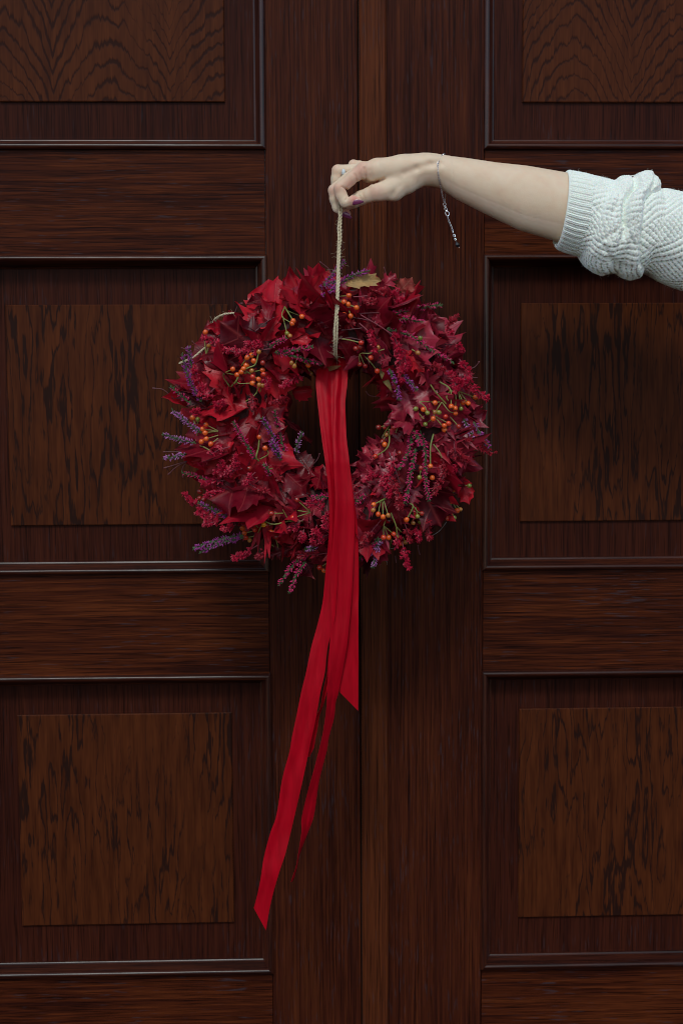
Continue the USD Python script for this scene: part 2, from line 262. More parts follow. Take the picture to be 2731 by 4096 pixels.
def build_body():
    h = .00105
    lo = np.array([px(1305, 700, YH)[0] - .004, YH - .046, px(1900, 985, YH)[2] - .03]); hi = np.array([px(2500, 700, YH)[0], YH + .064, px(1700, 600, YH)[2] + .006])
    n = np.ceil((hi - lo) / h).astype(int) + 1
    ax = [lo[k] + h * np.arange(n[k]) for k in range(3)]
    cy, cz, a, b = arm_axis(ax[0])
    q = np.sqrt(((ax[1][None, :, None] - cy) / b[:, None, None])**2 + ((ax[2][None, None, :] - cz[:, None, None]) / a[:, None, None])**2)
    D = ((q - 1) * np.minimum(a, b)[:, None, None]).astype(np.float32)
    x0 = px(1575, 700, YH + .012)[0]; x1 = ax[0][-3]
    D = np.maximum(D, (x0 - ax[0])[:, None, None]); D = np.maximum(D, (ax[0] - x1)[:, None, None])
    # hand block
    nx = int(np.searchsorted(ax[0], px(1800, 700, YH)[0]))
    P = np.stack(np.meshgrid(ax[0][:nx], ax[1], ax[2], indexing='ij'), -1).astype(np.float32)
    def zc(x, y, dy, r): return zp(x, y, dy), r * ZM
    palm = None
    for pts, k in (([zc(720, 190, 0, 78), zc(560, 195, -3, 80), zc(400, 205, -9, 70), zc(330, 212, -12, 48)], .004), ([zc(740, 195, 14, 82), zc(560, 205, 10, 88), zc(420, 215, 6, 76), zc(335, 220, 5, 50)], .006),
                   ([zc(720, 195, 24, 78), zc(560, 200, 24, 82), zc(420, 215, 22, 74), zc(345, 222, 22, 50)], .006), ([zc(700, 195, 30, 72), zc(560, 205, 34, 72), zc(430, 215, 38, 62), zc(365, 225, 39, 44)], .006),
                   ([zc(700, 225, 4, 58), zc(580, 275, -2, 74), zc(500, 305, -4, 76)], .006), ([zc(480, 262, 20, 60), zc(600, 255, 22, 66)], .006), ([(hp(905, 545, 0), 128 * HM), (hp(1120, 560, 2), 150 * HM)], .004)):
        c = chain(P, pts, .004); palm = c if palm is None else smin(palm, c, k)
    D[:nx] = smin(D[:nx], palm, .009)
    tot = D[:nx]; parts = []
    for nme, pts in FINGERS.items():
        parts.append(smin(D[:nx], chain(P, pts, .0022 if nme != 'thumb' else .003), .0045 if nme != 'thumb' else .007))
    tot = parts[0]
    for p_ in parts[1:]: tot = smin(tot, p_, .0007)
    # skin folds, on the side that the camera sees
    X2 = P[..., 0]; Z2 = P[..., 2]; side = np.clip((YH + .004 - P[..., 1]) / .006, 0, 1)
    def groove(seg, w, dep):
        nonlocal tot
        for s0, s1 in zip(seg[:-1], seg[1:]):
            A, B = hp(*s0, -16)[[0, 2]], hp(*s1, -16)[[0, 2]]; ab = B - A
            t = np.clip(((X2 - A[0]) * ab[0] + (Z2 - A[1]) * ab[1]) / (ab @ ab), 0, 1)
            d2 = (X2 - A[0] - t * ab[0])**2 + (Z2 - A[1] - t * ab[1])**2
            tot = tot + side * dep * 1.5e-3 * np.exp(-d2 / (w * 1e-3)**2)
    groove([(815, 385), (850, 540), (880, 690)], 1.3, 1.5); groove([(715, 500), (790, 640)], 1.4, .6); groove([(615, 520), (655, 620), (660, 720)], 1.3, 1.1)
    groove([(345, 780), (430, 812), (515, 880)], 1.0, 1.9); groove([(425, 1065), (535, 925)], .9, 1.7)
    groove([(690, 880), (720, 965), (770, 1030)], 1.0, .7); groove([(770, 880), (830, 1020)], 1.0, .5)
    groove([(1010, 690), (1100, 640), (1230, 590)], 1.8, 1.9); groove([(930, 430), (960, 560), (1020, 640)], 2.6, .7); groove([(1300, 1010), (1420, 900), (1540, 760)], 4.0, .7)
    groove([(1650, 480), (1900, 380), (2200, 290), (2420, 270)], 5.0, 1.5)
    D[:nx] = tot
    from scipy.ndimage import gaussian_filter
    D = gaussian_filter(D, .75)
    # surface nets
    ins = D < 0; N = np.array(D.shape) - 1
    mixed = np.zeros(N, bool); c0 = ins[:-1, :-1, :-1]
    corners = [(i, j, k) for i in (0, 1) for j in (0, 1) for k in (0, 1)]
    sl = lambda i, j, k: (slice(i, D.shape[0] - 1 + i), slice(j, D.shape[1] - 1 + j), slice(k, D.shape[2] - 1 + k))
    for c in corners: mixed |= ins[sl(*c)] != c0
    cell = np.argwhere(mixed); num = np.full(N, -1, np.int64); num[mixed] = np.arange(len(cell))
    acc = np.zeros((len(cell), 3)); cnt = np.zeros(len(cell))
    for axk in range(3):
        for c in corners:
            if c[axk]: continue
            e = list(c); e[axk] = 1
            va = D[cell[:, 0] + c[0], cell[:, 1] + c[1], cell[:, 2] + c[2]]; vb = D[cell[:, 0] + e[0], cell[:, 1] + e[1], cell[:, 2] + e[2]]
            hit = (va < 0) != (vb < 0); t = np.where(hit, va / np.where(hit, va - vb, 1), 0)
            pt = np.array(c, float)[None] + t[:, None] * (np.array(e) - np.array(c))[None]
            acc += pt * hit[:, None]; cnt += hit
    V = lo + h * (cell + acc / cnt[:, None]); Fq = []
    for axk in range(3):
        b1, b2 = (axk + 1) % 3, (axk + 2) % 3
        s0 = [slice(None)] * 3; s1 = [slice(None)] * 3; s0[axk] = slice(0, -1); s1[axk] = slice(1, None)
        A, B = ins[tuple(s0)], ins[tuple(s1)]; idx = np.argwhere(A != B)
        idx = idx[(idx[:, b1] > 0) & (idx[:, b2] > 0) & (idx[:, b1] < N[b1]) & (idx[:, b2] < N[b2])]
        flip = A[tuple(idx.T)]; q4 = []
        for o1, o2 in ((-1, -1), (0, -1), (0, 0), (-1, 0)):
            c = idx.copy(); c[:, b1] += o1; c[:, b2] += o2; q4.append(num[tuple(c.T)])
        q4 = np.stack(q4, 1); q4[~flip] = q4[~flip][:, ::-1]; Fq.append(q4)
    Fq = np.vstack(Fq); tri = np.vstack([Fq[:, [0, 1, 2]], Fq[:, [0, 2, 3]]])
    return V, tri
BV, BF = build_body()
def near(p, w): return np.exp(-((BV - p)**2).sum(1) / (w * 1e-3)**2)
red = np.clip(sum(g * near(hp(*p), w) for *p, w, g in ((760, 300, -20, 12, .32), (620, 1010, -30, 8, 1.1), (1060, 880, -24, 11, .4), (230, 790, -24, 9, .5), (520, 700, -22, 10, .6), (150, 820, -4, 9, .5), (470, 1330, 0, 9, 1.2), (160, 350, 16, 9, .4), (580, 230, 36, 9, .3), (700, 460, -20, 12, .4))), 0, 1)
M_SKIN = mat('skin', {
    'a': ('attribute', {'attribute': 'redness'}), 'g': ('geometry', {}), 'n': ('noise_texture', {'scale': 38.0, 'detail': 3.0}), 'n2': ('noise_texture', {'scale': 700.0, 'detail': 2.0}), 'n3': ('voronoi_texture', {'scale': 900.0}),
    'r': ('rgb_ramp', {'ramp': [(0, (.60, .39, .28)), (.38, (.655, .495, .35)), (.55, (.675, .53, .385)), (.75, (.66, .49, .355)), (1, (.69, .56, .385))]}),
    'x': ('mix_color', {'b': (.60, .26, .205)}), 'bu': ('bump', {'strength': .25, 'distance': .0004}), 'ad': ('math', {'math_type': 'add'}),
    'p': ('principled_bsdf', {'roughness': .55, 'specular_ior_level': .26, 'subsurface_weight': .13, 'subsurface_scale': .004, 'subsurface_radius': (1, .35, .2)})},
    [('g.position', 'n.vector'), ('g.position', 'n2.vector'), ('g.position', 'n3.vector'), ('n.fac', 'r.fac'), ('a.fac', 'x.fac'), ('r.color', 'x.a'), ('x.result', 'p.base_color'), ('n2.fac', 'ad.value1'), ('n3.distance', 'ad.value2'), ('ad.value', 'bu.height'), ('bu.normal', 'p.normal')])
person = '/World/person'; taken[('/World', 'person')] = 0
obj('person', (BV, BF), M_SKIN, smooth=True, var={'redness': red})
tag(stage.GetPrimAtPath(person), 'person in a white knitted sweater reaching in from the right, hand closed on the twine', 'person')
M_NAIL = plain('plum_nail_polish', (.17, .032, .095), .22, coat_weight=.5, coat_roughness=.1)
def nail(base, tip, normal, w, label):
    d = tip - base; L = np.linalg.norm(d); u = d / L; nrm = unit(normal - u * (normal @ u)); v = np.cross(nrm, u)
    S, T = np.meshgrid(np.linspace(0, 1, 14), np.linspace(-1, 1, 9), indexing='ij')
    wid = w / 2 * np.where(S < .25, np.sqrt(np.clip(1 - ((.25 - S) / .25)**2, 0.05, 1)), np.clip(1 - ((S - .25) / .78)**2.2, .03, 1)**.75)
    hgt = -.30 * w * (T * wid / (w / 2))**2 + .0006 + .0012 * np.sin(np.pi * S) * (1 - T**2)
    top = base + u * (S * L)[..., None] + v * (T * wid)[..., None] + nrm * hgt[..., None]
    bot = top - nrm * .0009; n = 14 * 9; f = grid_faces(14, 9)
    ring = np.r_[np.arange(9), np.arange(1, 14) * 9 + 8, 13 * 9 + np.arange(7, -1, -1), np.arange(12, 0, -1) * 9]
    rn = np.roll(ring, -1); side_ = np.stack([ring, ring + n, rn + n, rn], 1)
    obj('fingernail', trimesh.Trimesh(np.vstack([top.reshape(-1, 3), bot.reshape(-1, 3)]), MB().add(np.zeros((2 * n, 3)), np.vstack([f, f[:, ::-1] + n, side_])).mesh()[1], process=False), M_NAIL, person, smooth=50, label=label)
nail(hp(575, 1128, -27), hp(806, 1070, -28), np.array([.10, -.50, -.86]), .0086, 'plum nail of the index finger')
nail(hp(350, 1345, 1), hp(556, 1418, 0), np.array([-.25, -.62, -.80]), .0100, 'plum nail of the middle finger')
nail(hp(500, 1215, -3), hp(305, 1128, -4), np.array([-.25, -.70, -.70]), .0108, 'plum nail of the thumb')

# ------------------------------------------------------------------ the knitted sleeve
def sp(x, y, Y): return px(2200 + x / 2.953, 660 + y / 2.953, Y)
TOPS = np.array([(176, 62), (290, 80), (400, 100), (560, 138), (700, 178), (742, 200), (800, 163), (880, 158), (945, 168), (1000, 130), (1080, 113), (1170, 133), (1230, 205), (1268, 285), (1350, 274), (1450, 298), (1568, 325), (1900, 400), (2400, 520)], float)
BOTS = np.array([(58, 968), (190, 1030), (345, 1070), (375, 1130), (420, 1190), (520, 1262), (600, 1290), (670, 1268), (760, 1262), (850, 1320), (930, 1346), (1030, 1322), (1085, 1272), (1160, 1292), (1300, 1372), (1440, 1432), (1568, 1475), (1900, 1600), (2400, 1780)], float)
def build_sleeve():
    ns, nt = 420, 560
    def resample(P):
        s = np.linspace(0, 1, len(P)); s = np.interp(np.arange(len(P)), np.arange(len(P)), s)
        g = np.linspace(0, len(P) - 1, 4001); Q = np.stack([np.interp(g, np.arange(len(P)), P[:, k]) for k in (0, 1)], 1)
        k = np.ones(61) / 61; Qp = np.pad(Q, ((30, 30), (0, 0)), mode='edge'); Q2 = np.stack([np.convolve(Qp[:, j], k, 'valid') for j in (0, 1)], 1)
        return Q2
    T, B = resample(TOPS), resample(BOTS)
    ln = np.r_[0, np.cumsum(np.linalg.norm(np.diff((T + B) / 2, axis=0), axis=1))]
    g = np.interp(np.linspace(0, ln[-1], ns), ln, np.arange(4001)); ip = lambda A: np.stack([np.interp(g, np.arange(4001), A[:, k]) for k in (0, 1)], 1)
    T, B = ip(T), ip(B)
    YC = YH + .012; Tw, Bw = sp(T[:, 0], T[:, 1], YC), sp(B[:, 0], B[:, 1], YC)
    C = (Tw + Bw) / 2; A = (Tw - Bw) / 2; a = np.linalg.norm(A, axis=1)
    base = np.convolve(np.pad(a, 40, mode='edge'), np.ones(81) / 81, 'valid')
    S0 = np.linspace(0, 1, ns)
    b = np.minimum(.052 + .012 * np.clip(S0 / .2, 0, 1), .98 * base)
    th = np.linspace(0, 2 * np.pi, nt, endpoint=False)
    ct, st = np.cos(th), np.sin(th)
    P = C[:, None] + A[:, None] * ct[None, :, None]
    P[..., 1] -= b[:, None] * np.sign(st)[None] * np.abs(st)[None]**.92
    # outward direction
    nrm = ct[None, :, None] * (A / a[:, None])[:, None] / a[:, None, None]; nrm[..., 1] -= st[None] / b[:, None]
    nrm /= np.linalg.norm(nrm, axis=-1, keepdims=True)
    # where each point sits along (X) and across (Yv) the sleeve, in the close-up's pixels (2.953 x 0.338 mm)
    X = (B[:, 0, None] + T[:, 0, None]) / 2 + (T[:, 0] - B[:, 0])[:, None] / 2 * ct[None]; Yv = (B[:, 1, None] + T[:, 1, None]) / 2 + (T[:, 1] - B[:, 1])[:, None] / 2 * ct[None]
    line = lambda L: np.interp(Yv, [p[0] for p in L], [p[1] for p in L])      # L: (across, along)
    L3 = line([(100, 790), (205, 738), (400, 640), (540, 550), (660, 480), (800, 450), (990, 400), (1080, 368), (1200, 350)])
    L1 = line([(150, 960), (300, 928), (380, 850), (440, 800), (500, 768), (600, 748), (700, 742), (790, 760), (900, 730), (1000, 690)])
    L2 = line([(130, 1262), (280, 1262), (335, 1170), (380, 1060), (420, 1005), (500, 972), (620, 960), (700, 950), (800, 936), (950, 930), (1050, 936), (1180, 952), (1250, 1040), (1320, 1085)])
    front = np.clip(st, 0, 1)[None]**.5
    sm = lambda x, w: 1 / (1 + np.exp(-np.clip(x / w, -40, 40)))
    nz = meshkit.fbm(P * 38.0, 3, 5) - .5
    roll = sm(X - L3, 15) * sm(L2 - X, 7)
    cr = np.exp(-((X - L1) / 34.0)**2) * sm(880 - Yv, 60) * sm(Yv - 170, 30)
    loop = np.exp(-((X - (L1 + L2) / 2 - 20) / 75.0)**2) * sm(700 - Yv, 70)
    belly = np.exp(-((X - (L3 + L2) / 2) / 190.0)**2) * sm(Yv - 620, 90)
    dip = np.exp(-((X - np.interp(Yv, [150, 300, 400], [1185, 1120, 1050])) / 26.0)**2) * sm(390 - Yv, 20) * sm(Yv - 165, 15)
    hgt = front * (.0070 * roll + .0055 * loop + .0022 * belly - .014 * cr - .006 * dip + .006 * nz * sm(X - 380, 30) - .003 * np.exp(-((X - L2 - 22) / 26)**2))
    diag = lambda x, y, c, s: x * c + y * s
    for (x0, y0, x1, y1, w, dep) in ((470, 930, 640, 840, 26, .002), (640, 840, 740, 730, 26, .002), (540, 980, 700, 1180, 28, .0025), (440, 800, 420, 1000, 20, .002), (800, 300, 620, 620, 30, .0025), (780, 840, 900, 1000, 24, .0015), (1000, 480, 1090, 330, 24, .003), (380, 500, 480, 620, 24, .0012), (600, 1100, 880, 1200, 30, .002)):
        ab = np.array([x1 - x0, y1 - y0], float); t = np.clip(((X - x0) * ab[0] + (Yv - y0) * ab[1]) / (ab @ ab), 0, 1)
        hgt -= front * dep * np.exp(-((X - x0 - t * ab[0])**2 + (Yv - y0 - t * ab[1])**2) / w**2)
    # stitches
    s_mm = np.linspace(0, ln[-1], ns)[:, None] * np.ones(nt)[None] * .1145; 
    q_mm = (th / (2 * np.pi) * 2 * np.pi * 54.0)[None] * np.ones(ns)[:, None]
    wob = meshkit.fbm(np.stack([s_mm / 16, q_mm / 16, np.zeros_like(s_mm)], -1), 2, 3) - .5
    rf = (q_mm / 8.6 + .05 * wob) % 1; bump_ = lambda c_, w_: np.exp(-((rf - c_) / w_)**2)
    rib = 1.15 * bump_(.18, .09) + 1.15 * bump_(.42, .09) + .45 * bump_(.78, .14) + .22 * np.cos(2 * np.pi * s_mm / 2.6 + 9 * rf) - .9 * bump_(.62, .05) * np.abs(np.cos(np.pi * s_mm / 2.6)) - .7 * bump_(.96, .05) * np.abs(np.cos(np.pi * s_mm / 2.6))
    def cords(xx, yy, ang, sp_=6.1):
        c, s = math.cos(ang), math.sin(ang); u = xx * c + yy * s; v = -xx * s + yy * c
        k = v / sp_; ridge = np.abs(np.cos(np.pi * k))**.55; fr = np.abs((k % 1) - .5)
        stitch = np.cos(2 * np.pi * u / 3.6 + np.where((k % 1) > .5, 1.4, -1.4) * (1 - 2 * np.abs(fr - .25) * 2))
        hole = np.exp(-((((k + .5) % 1) - .5) / .16)**2 * 0 - ((((k + .5) - np.round(k + .5))) / .15)**2 - (((u / 6.0) - np.round(u / 6.0)) / .24)**2)
        return ridge * 1.0 + .20 * stitch * ridge - 1.7 * hole
    # diagonal basket: blocks of parallel cords that change direction along zigzag borders
    def basket(xx, yy):
        a1, a2 = math.radians(-33), math.radians(38)
        band = (yy * .8 - xx * .55) / 24.0; tri = np.abs((band % 2) - 1); wv = sm(tri - .5, .035)
        return cords(xx, yy, a1) * wv + cords(xx, yy, a2) * (1 - wv)
    body = basket(s_mm + 2.0 * wob, -q_mm + 2.0 * wob); rl = basket((s_mm * .86 + q_mm * .5) + 5 * wob, (-q_mm * .86 + s_mm * .5) + 5 * wob)
    isroll = sm(X - L3, 8) * sm(L2 - X, 5); cuff = sm(line([(60, 420), (300, 412), (500, 400), (700, 385), (830, 345), (930, 300), (1070, 285)]) - X, 6)
    kn = np.where(cuff > .5, rib, body * (1 - isroll) + rl * isroll)
    kn = kn * (1 - .0 * cuff)
    hgt = hgt + .00150 * (kn - .5) + .00035 * (meshkit.noise(P * 900, 2) - .5)
    edge = np.minimum(np.arange(ns) / 6.0, 1)[:, None]
    hgt = hgt * np.clip(edge, .25, 1) - .0022 * (1 - edge)**2
    P = P + nrm * hgt[..., None]
    # turn the cuff edge inwards and close the far end out of the frame
    C0 = P[0].mean(0); inner = [C0 + (P[0] - C0) * s + np.array([dx, 0, 0]) for s, dx in ((.965, .0006), (.95, .006), (.94, .02))][::-1]
    end = P[-1].mean(0); rows = np.concatenate([np.array(inner), P, (end + (P[-1] - end) * .5)[None], (end + (P[-1] - end) * .02)[None]], 0)
    R = len(rows); i = (np.arange(R - 1)[:, None] * nt); j = np.arange(nt)[None]; k = (j + 1) % nt
    f = np.stack([i + j, i + nt + j, i + nt + k, i + k], -1).reshape(-1, 4)
    return rows.reshape(-1, 3), np.vstack([f[:, [0, 1, 2]], f[:, [0, 2, 3]]]), P, nrm
SV, SF, SP, SN = build_sleeve()
M_WOOL = mat('white_wool', {'g': ('geometry', {}), 'n': ('noise_texture', {'scale': 2600.0, 'detail': 2.0}), 'n2': ('noise_texture', {'scale': 45.0, 'detail': 2.0}),
    'r': ('rgb_ramp', {'ramp': [(0, (.71, .76, .70)), (1, (.81, .86, .80))]}), 'bu': ('bump', {'strength': .5, 'distance': .0004}),
    'p': ('principled_bsdf', {'roughness': .9, 'sheen_weight': .25, 'sheen_roughness': .5, 'specular_ior_level': .2, 'subsurface_weight': .12, 'subsurface_scale': .0015})},
    [('g.position', 'n.vector'), ('g.position', 'n2.vector'), ('n2.fac', 'r.fac'), ('r.color', 'p.base_color'), ('n.fac', 'bu.height'), ('bu.normal', 'p.normal')])
sleeve = obj('sweater_sleeve', (SV, SF), M_WOOL, person, smooth=True, label='rolled up sleeve of the white knitted sweater')
def curves(name, strands, mat_, parent, width, kind='stuff'):
    path = numbered(parent, name); o = origin.get(parent, np.zeros(3)); c = UsdGeom.BasisCurves.Define(stage, path)
    c.CreateTypeAttr('linear'); c.CreateCurveVertexCountsAttr([len(s) for s in strands])
    c.CreatePointsAttr(Vt.Vec3fArray.FromNumpy((np.vstack(strands) - o).astype(np.float32)))
    c.CreateWidthsAttr([width]); c.SetWidthsInterpolation('constant')
    UsdShade.MaterialBindingAPI.Apply(c.GetPrim()).Bind(mat_); tag(c, kind=kind); return path
fz = []
for _ in range(1400):
    i, j = RNG.integers(2, 330), RNG.integers(0, 560); p, n = SP[i, j], SN[i, j]; d = unit(n + RNG.normal(0, .8, 3)); e = RNG.normal(0, .5, 3)
    L = RNG.uniform(.0012, .0035); t = np.linspace(0, 1, 5)[:, None]; fz.append(p + d * L * t + e * L * t**2)
curves('wool_fuzz', fz, M_WOOL, sleeve, .00011)
for q in (((742, 185), (850, 155), (960, 128), (1010, 122)), ((62, 930), (50, 948), (66, 972)), ((725, 1262), (722, 1285))):
    obj('loose_thread', tube(spline([sp(x, y, YH + .008) + (0, -.006, 0) for x, y in q], 14), .0006, 5), M_WOOL, sleeve, smooth=True)

# ------------------------------------------------------------------ wreath
YW = 1.96 + GAP
RC, RR, Rr, RD = (1336, 1678), 378.0, 172.0, .052                  # ring centre, radius, tube radius in pixels; tube half depth in metres
PM = YW / F
def surf(x, y, lift=0.0):
    t = (np.hypot(np.asarray(x, float) - RC[0], np.asarray(y, float) - RC[1]) - RR) / Rr
    return YW - RD * np.sqrt(np.clip(1 - t * t, 0, 1)) - lift
K = 2.0907
ORG = {'a': (600, 1050), 'b': (1250, 1000), 'c': (600, 1650), 'd': (1250, 1650)}
def q(win, x, y): return ORG[win][0] + x / K, ORG[win][1] + y / K
wr = thing('wreath', 'round autumn wreath of red oak leaves, rose hips and heather hanging from the twine', 'wreath', px(1336, 2240, YW))
def island(name, stops, rough=.5, trans=0.0, **kw):
    n = {'g': ('geometry', {}), 'o': ('object_info', {}), 'r': ('rgb_ramp', {'ramp': stops}), 'p': ('principled_bsdf', {'roughness': rough, **kw})}
    l = [('g.random_per_island', 'r.fac'), ('r.color', 'p.base_color')]; s = 'p.BSDF'
    if trans:
        n.update({'t': ('translucent_bsdf', {}), 'm': ('mix_closure', {'fac': trans})}); l += [('r.color', 't.color'), ('p.BSDF', 'm.closure1'), ('t.BSDF', 'm.closure2')]; s = 'm.closure'
    return mat(name, n, l, s)
def leafmat(name, stops, rough=.34, vein=(.30, .04, .04), spec=.22):
    return mat(name, {
        'o': ('object_info', {}), 'uv': ('texture_coordinate', {}), 's': ('separate_xyz', {}), 'r': ('rgb_ramp', {'ramp': stops}), 'g': ('geometry', {}),
        'n': ('noise_texture', {'scale': 70.0, 'detail': 4.0}), 'nr': ('rgb_ramp', {'ramp': [(0, (.45, .45, .5)), (.4, (.8, .8, .8)), (.7, (1.15, 1.05, 1.0)), (1, (1.25, 1.1, 1))]}),
        'mu': ('mix_color', {'blend_type': 'multiply', 'fac': .8, 'use_clamp': False}),
        'fx': ('math', {'math_type': 'fraction'}), 'sb': ('math', {'math_type': 'subtract', 'value2': .5}), 'ab': ('math', {'math_type': 'absolute'}), 'vr': ('map_range', {'from_min': .0, 'from_max': .07, 'to_min': 1.0, 'to_max': 0.0, 'clamp': True}),
        'ay': ('math', {'math_type': 'absolute'}), 'mr': ('map_range', {'from_min': .0, 'from_max': .045, 'to_min': 1.0, 'to_max': 0.0, 'clamp': True}), 'mx': ('math', {'math_type': 'maximum'}), 'mk': ('math', {'math_type': 'multiply', 'value2': .45}),
        'vx': ('mix_color', {'b': vein}), 'n2': ('noise_texture', {'scale': 420.0, 'detail': 2.0}), 'had': ('math', {'math_type': 'multiply_add', 'value2': -1.2}),
        'bu': ('bump', {'strength': .5, 'distance': .0006}), 't': ('translucent_bsdf', {}), 'm': ('mix_closure', {'fac': .16}),
        'rr': ('map_range', {'from_min': .3, 'from_max': .7, 'to_min': rough - .06, 'to_max': rough + .16}),
        'p': ('principled_bsdf', {'specular_ior_level': spec})},
        [('o.random', 'r.fac'), ('g.position', 'n.vector'), ('n.fac', 'nr.fac'), ('r.color', 'mu.a'), ('nr.color', 'mu.b'), ('uv.UV', 's.vector'), ('s.x', 'fx.value1'), ('fx.value', 'sb.value1'), ('sb.value', 'ab.value1'), ('ab.value', 'vr.value'),
         ('s.y', 'ay.value1'), ('ay.value', 'mr.value'), ('vr.result', 'mx.value1'), ('mr.result', 'mx.value2'), ('mx.value', 'mk.value1'), ('mk.value', 'vx.fac'), ('mu.result', 'vx.a'), ('vx.result', 'p.base_color'), ('vx.result', 't.color'),
         ('g.position', 'n2.vector'), ('mx.value', 'had.value1'), ('n2.fac', 'had.value3'), ('had.value', 'bu.height'), ('bu.normal', 'p.normal'), ('n.fac', 'rr.value'), ('rr.result', 'p.roughness'), ('p.BSDF', 'm.closure1'), ('t.BSDF', 'm.closure2')], 'm.closure')
M_LEAF = leafmat('red_oak_leaf', [(0, (0.1100, 0.0023, 0.0093)), (.3, (0.2420, 0.0040, 0.0147)), (.6, (0.3630, 0.0069, 0.0202)), (.85, (0.4840, 0.0115, 0.0248)), (1, (0.2970, 0.0084, 0.0186))])
M_SHEEN = leafmat('waxy_sheen_leaf', [(0, (0.1760, 0.0074, 0.0232)), (.5, (0.3080, 0.0147, 0.0388)), (1, (0.4180, 0.0263, 0.0527))], rough=.34, spec=.38)  # greyish pink of the sky sheen is put into the colour
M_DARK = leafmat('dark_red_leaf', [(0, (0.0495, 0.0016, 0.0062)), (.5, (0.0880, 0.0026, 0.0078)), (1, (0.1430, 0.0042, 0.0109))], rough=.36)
M_PALE = leafmat('pale_red_leaf', [(0, (.42, .06, .06)), (1, (.50, .11, .09))], rough=.42, vein=(.6, .3, .2))
M_TAN = leafmat('tan_leaf', [(0, (.42, .27, .10)), (1, (.40, .25, .10))], rough=.55, vein=(.5, .35, .15))
M_BROWN = leafmat('brown_leaf', [(0, (.20, .08, .035)), (1, (.26, .12, .05))], rough=.6, vein=(.3, .2, .1))
# half outline of a red oak leaf: (along, half width, vein count) with pointed lobes
OAK = np.array([(0, .012, 0), (.05, .03, .1), (.10, .10, .25), (.165, .27, .5), (.20, .17, .7), (.235, .10, 1.0), (.29, .14, 1.2), (.37, .40, 1.5), (.41, .30, 1.6), (.46, .43, 1.72), (.46, .24, 1.8), (.48, .13, 2.0), (.54, .18, 2.25),
                (.64, .42, 2.5), (.66, .29, 2.6), (.735, .36, 2.7), (.70, .20, 2.8), (.715, .11, 3.0), (.77, .15, 3.3), (.875, .24, 3.5), (.86, .13, 3.65), (.90, .085, 3.8), (.93, .06, 4.0), (1.0, .006, 4.4)], float)
SIMPLE = np.array([(0, .012, 0), (.08, .12, .4), (.18, .22, .8), (.3, .28, 1.3), (.42, .30, 1.8), (.55, .28, 2.3), (.68, .23, 2.8), (.8, .15, 3.3), (.9, .075, 3.8), (1, .006, 4.3)], float)
BROAD = np.array([(0, .012, 0), (.04, .05, .1), (.10, .20, .4), (.20, .36, .8), (.31, .42, 1.3), (.36, .50, 1.5), (.40, .40, 1.8), (.50, .43, 2.2), (.62, .50, 2.5), (.63, .38, 2.9), (.72, .34, 3.2), (.83, .36, 3.5), (.83, .22, 3.8), (.91, .12, 4.0), (1.0, .006, 4.4)], float)
COLS = np.array([-1, -.68, -.34, 0, .34, .68, 1])
def leaf_mesh(B, d, n, L, Wd, shape, rng, cup=.35, bend=.3, ripple=.05):
    O = shape.copy(); O[1:-1, :2] += rng.normal(0, .012, (len(O) - 2, 2)); O[:, 1] = np.maximum(O[:, 1], .005)
    mid = np.maximum.accumulate(np.clip(O[:, 0] - .55 * O[:, 1] * (O[:, 0] < .97), 0, 1)); asym = 1 + rng.normal(0, .06)
    U = mid[:, None] + (O[:, 0] - mid)[:, None] * np.abs(COLS)[None]; V = O[:, 1][:, None] * COLS[None] * np.where(COLS < 0, asym, 2 - asym)[None]
    V = V + .06 * rng.normal() * np.sin(np.pi * U)
    ph = rng.uniform(0, 6.28, 3)
    c1, c2 = cup * (1 + rng.normal(0, .4)), cup * (1 + rng.normal(0, .4))
    h = np.where(V < 0, c1, c2) * V**2 * 1.6 + ripple * np.sin(9 * U + ph[0]) * np.abs(V) * 2 + ripple * .8 * np.sin(7 * V + ph[1] + 5 * U) * U + ripple * 1.5 * np.abs(COLS)[None]**3 * np.sin(17 * U + ph[2]) * (V != 0)
    ang = bend * U                                                 # curl the blade about its width
    uu = np.where(abs(bend) > 1e-3, np.sin(ang) / bend, U); hh = np.where(abs(bend) > 1e-3, (1 - np.cos(ang)) / bend, 0)
    u, n = unit(d), unit(n - unit(d) * (n @ unit(d))); v = np.cross(n, u)
    nx_ = np.sin(ang); nw = np.cos(ang)
    Pt = B + L * ((uu - h * nx_)[..., None] * u + (hh + h * nw)[..., None] * n) + (Wd / .86) * V[..., None] * v
    uv = np.stack([np.broadcast_to(O[:, 2][:, None], U.shape), V], -1)
    f = grid_faces(len(O), len(COLS)); f = np.vstack([f[:, [0, 1, 2]], f[:, [0, 2, 3]]])
    return Pt.reshape(-1, 3), f, uv.reshape(-1, 2)
nleaf = 0
def put_leaf(B, d, n, L, Wd, m, shape=OAK, label=None, name='leaf', **kw):
    global nleaf; nleaf += 1
    v, f, uv = leaf_mesh(B, d, n, L, Wd, shape, RNG, **kw)
    p = obj(name, (v, f), m, wr, smooth=True, uv=uv, label=label)
CEN = px(*RC, YW)
eX, eZ = px(RC[0] + 1, RC[1], YW) - CEN, px(RC[0], RC[1] - 1, YW) - CEN; eX, eZ = unit(eX), unit(eZ)
TOWARD = np.array([0, -1.0, 0])
def torus(phi, psi, k=1.0):
    """Point and normal on the ring; phi clockwise from the top, psi from the outer side (-90) over the front (0) to the inner side (90)."""
    rad = math.sin(phi) * eX + math.cos(phi) * eZ; tan = math.cos(phi) * eX - math.sin(phi) * eZ
    nr = math.cos(psi) * TOWARD - math.sin(psi) * rad
    return CEN + rad * RR * PM + k * (-math.sin(psi) * rad * Rr * PM + math.cos(psi) * TOWARD * RD), nr, rad, tan
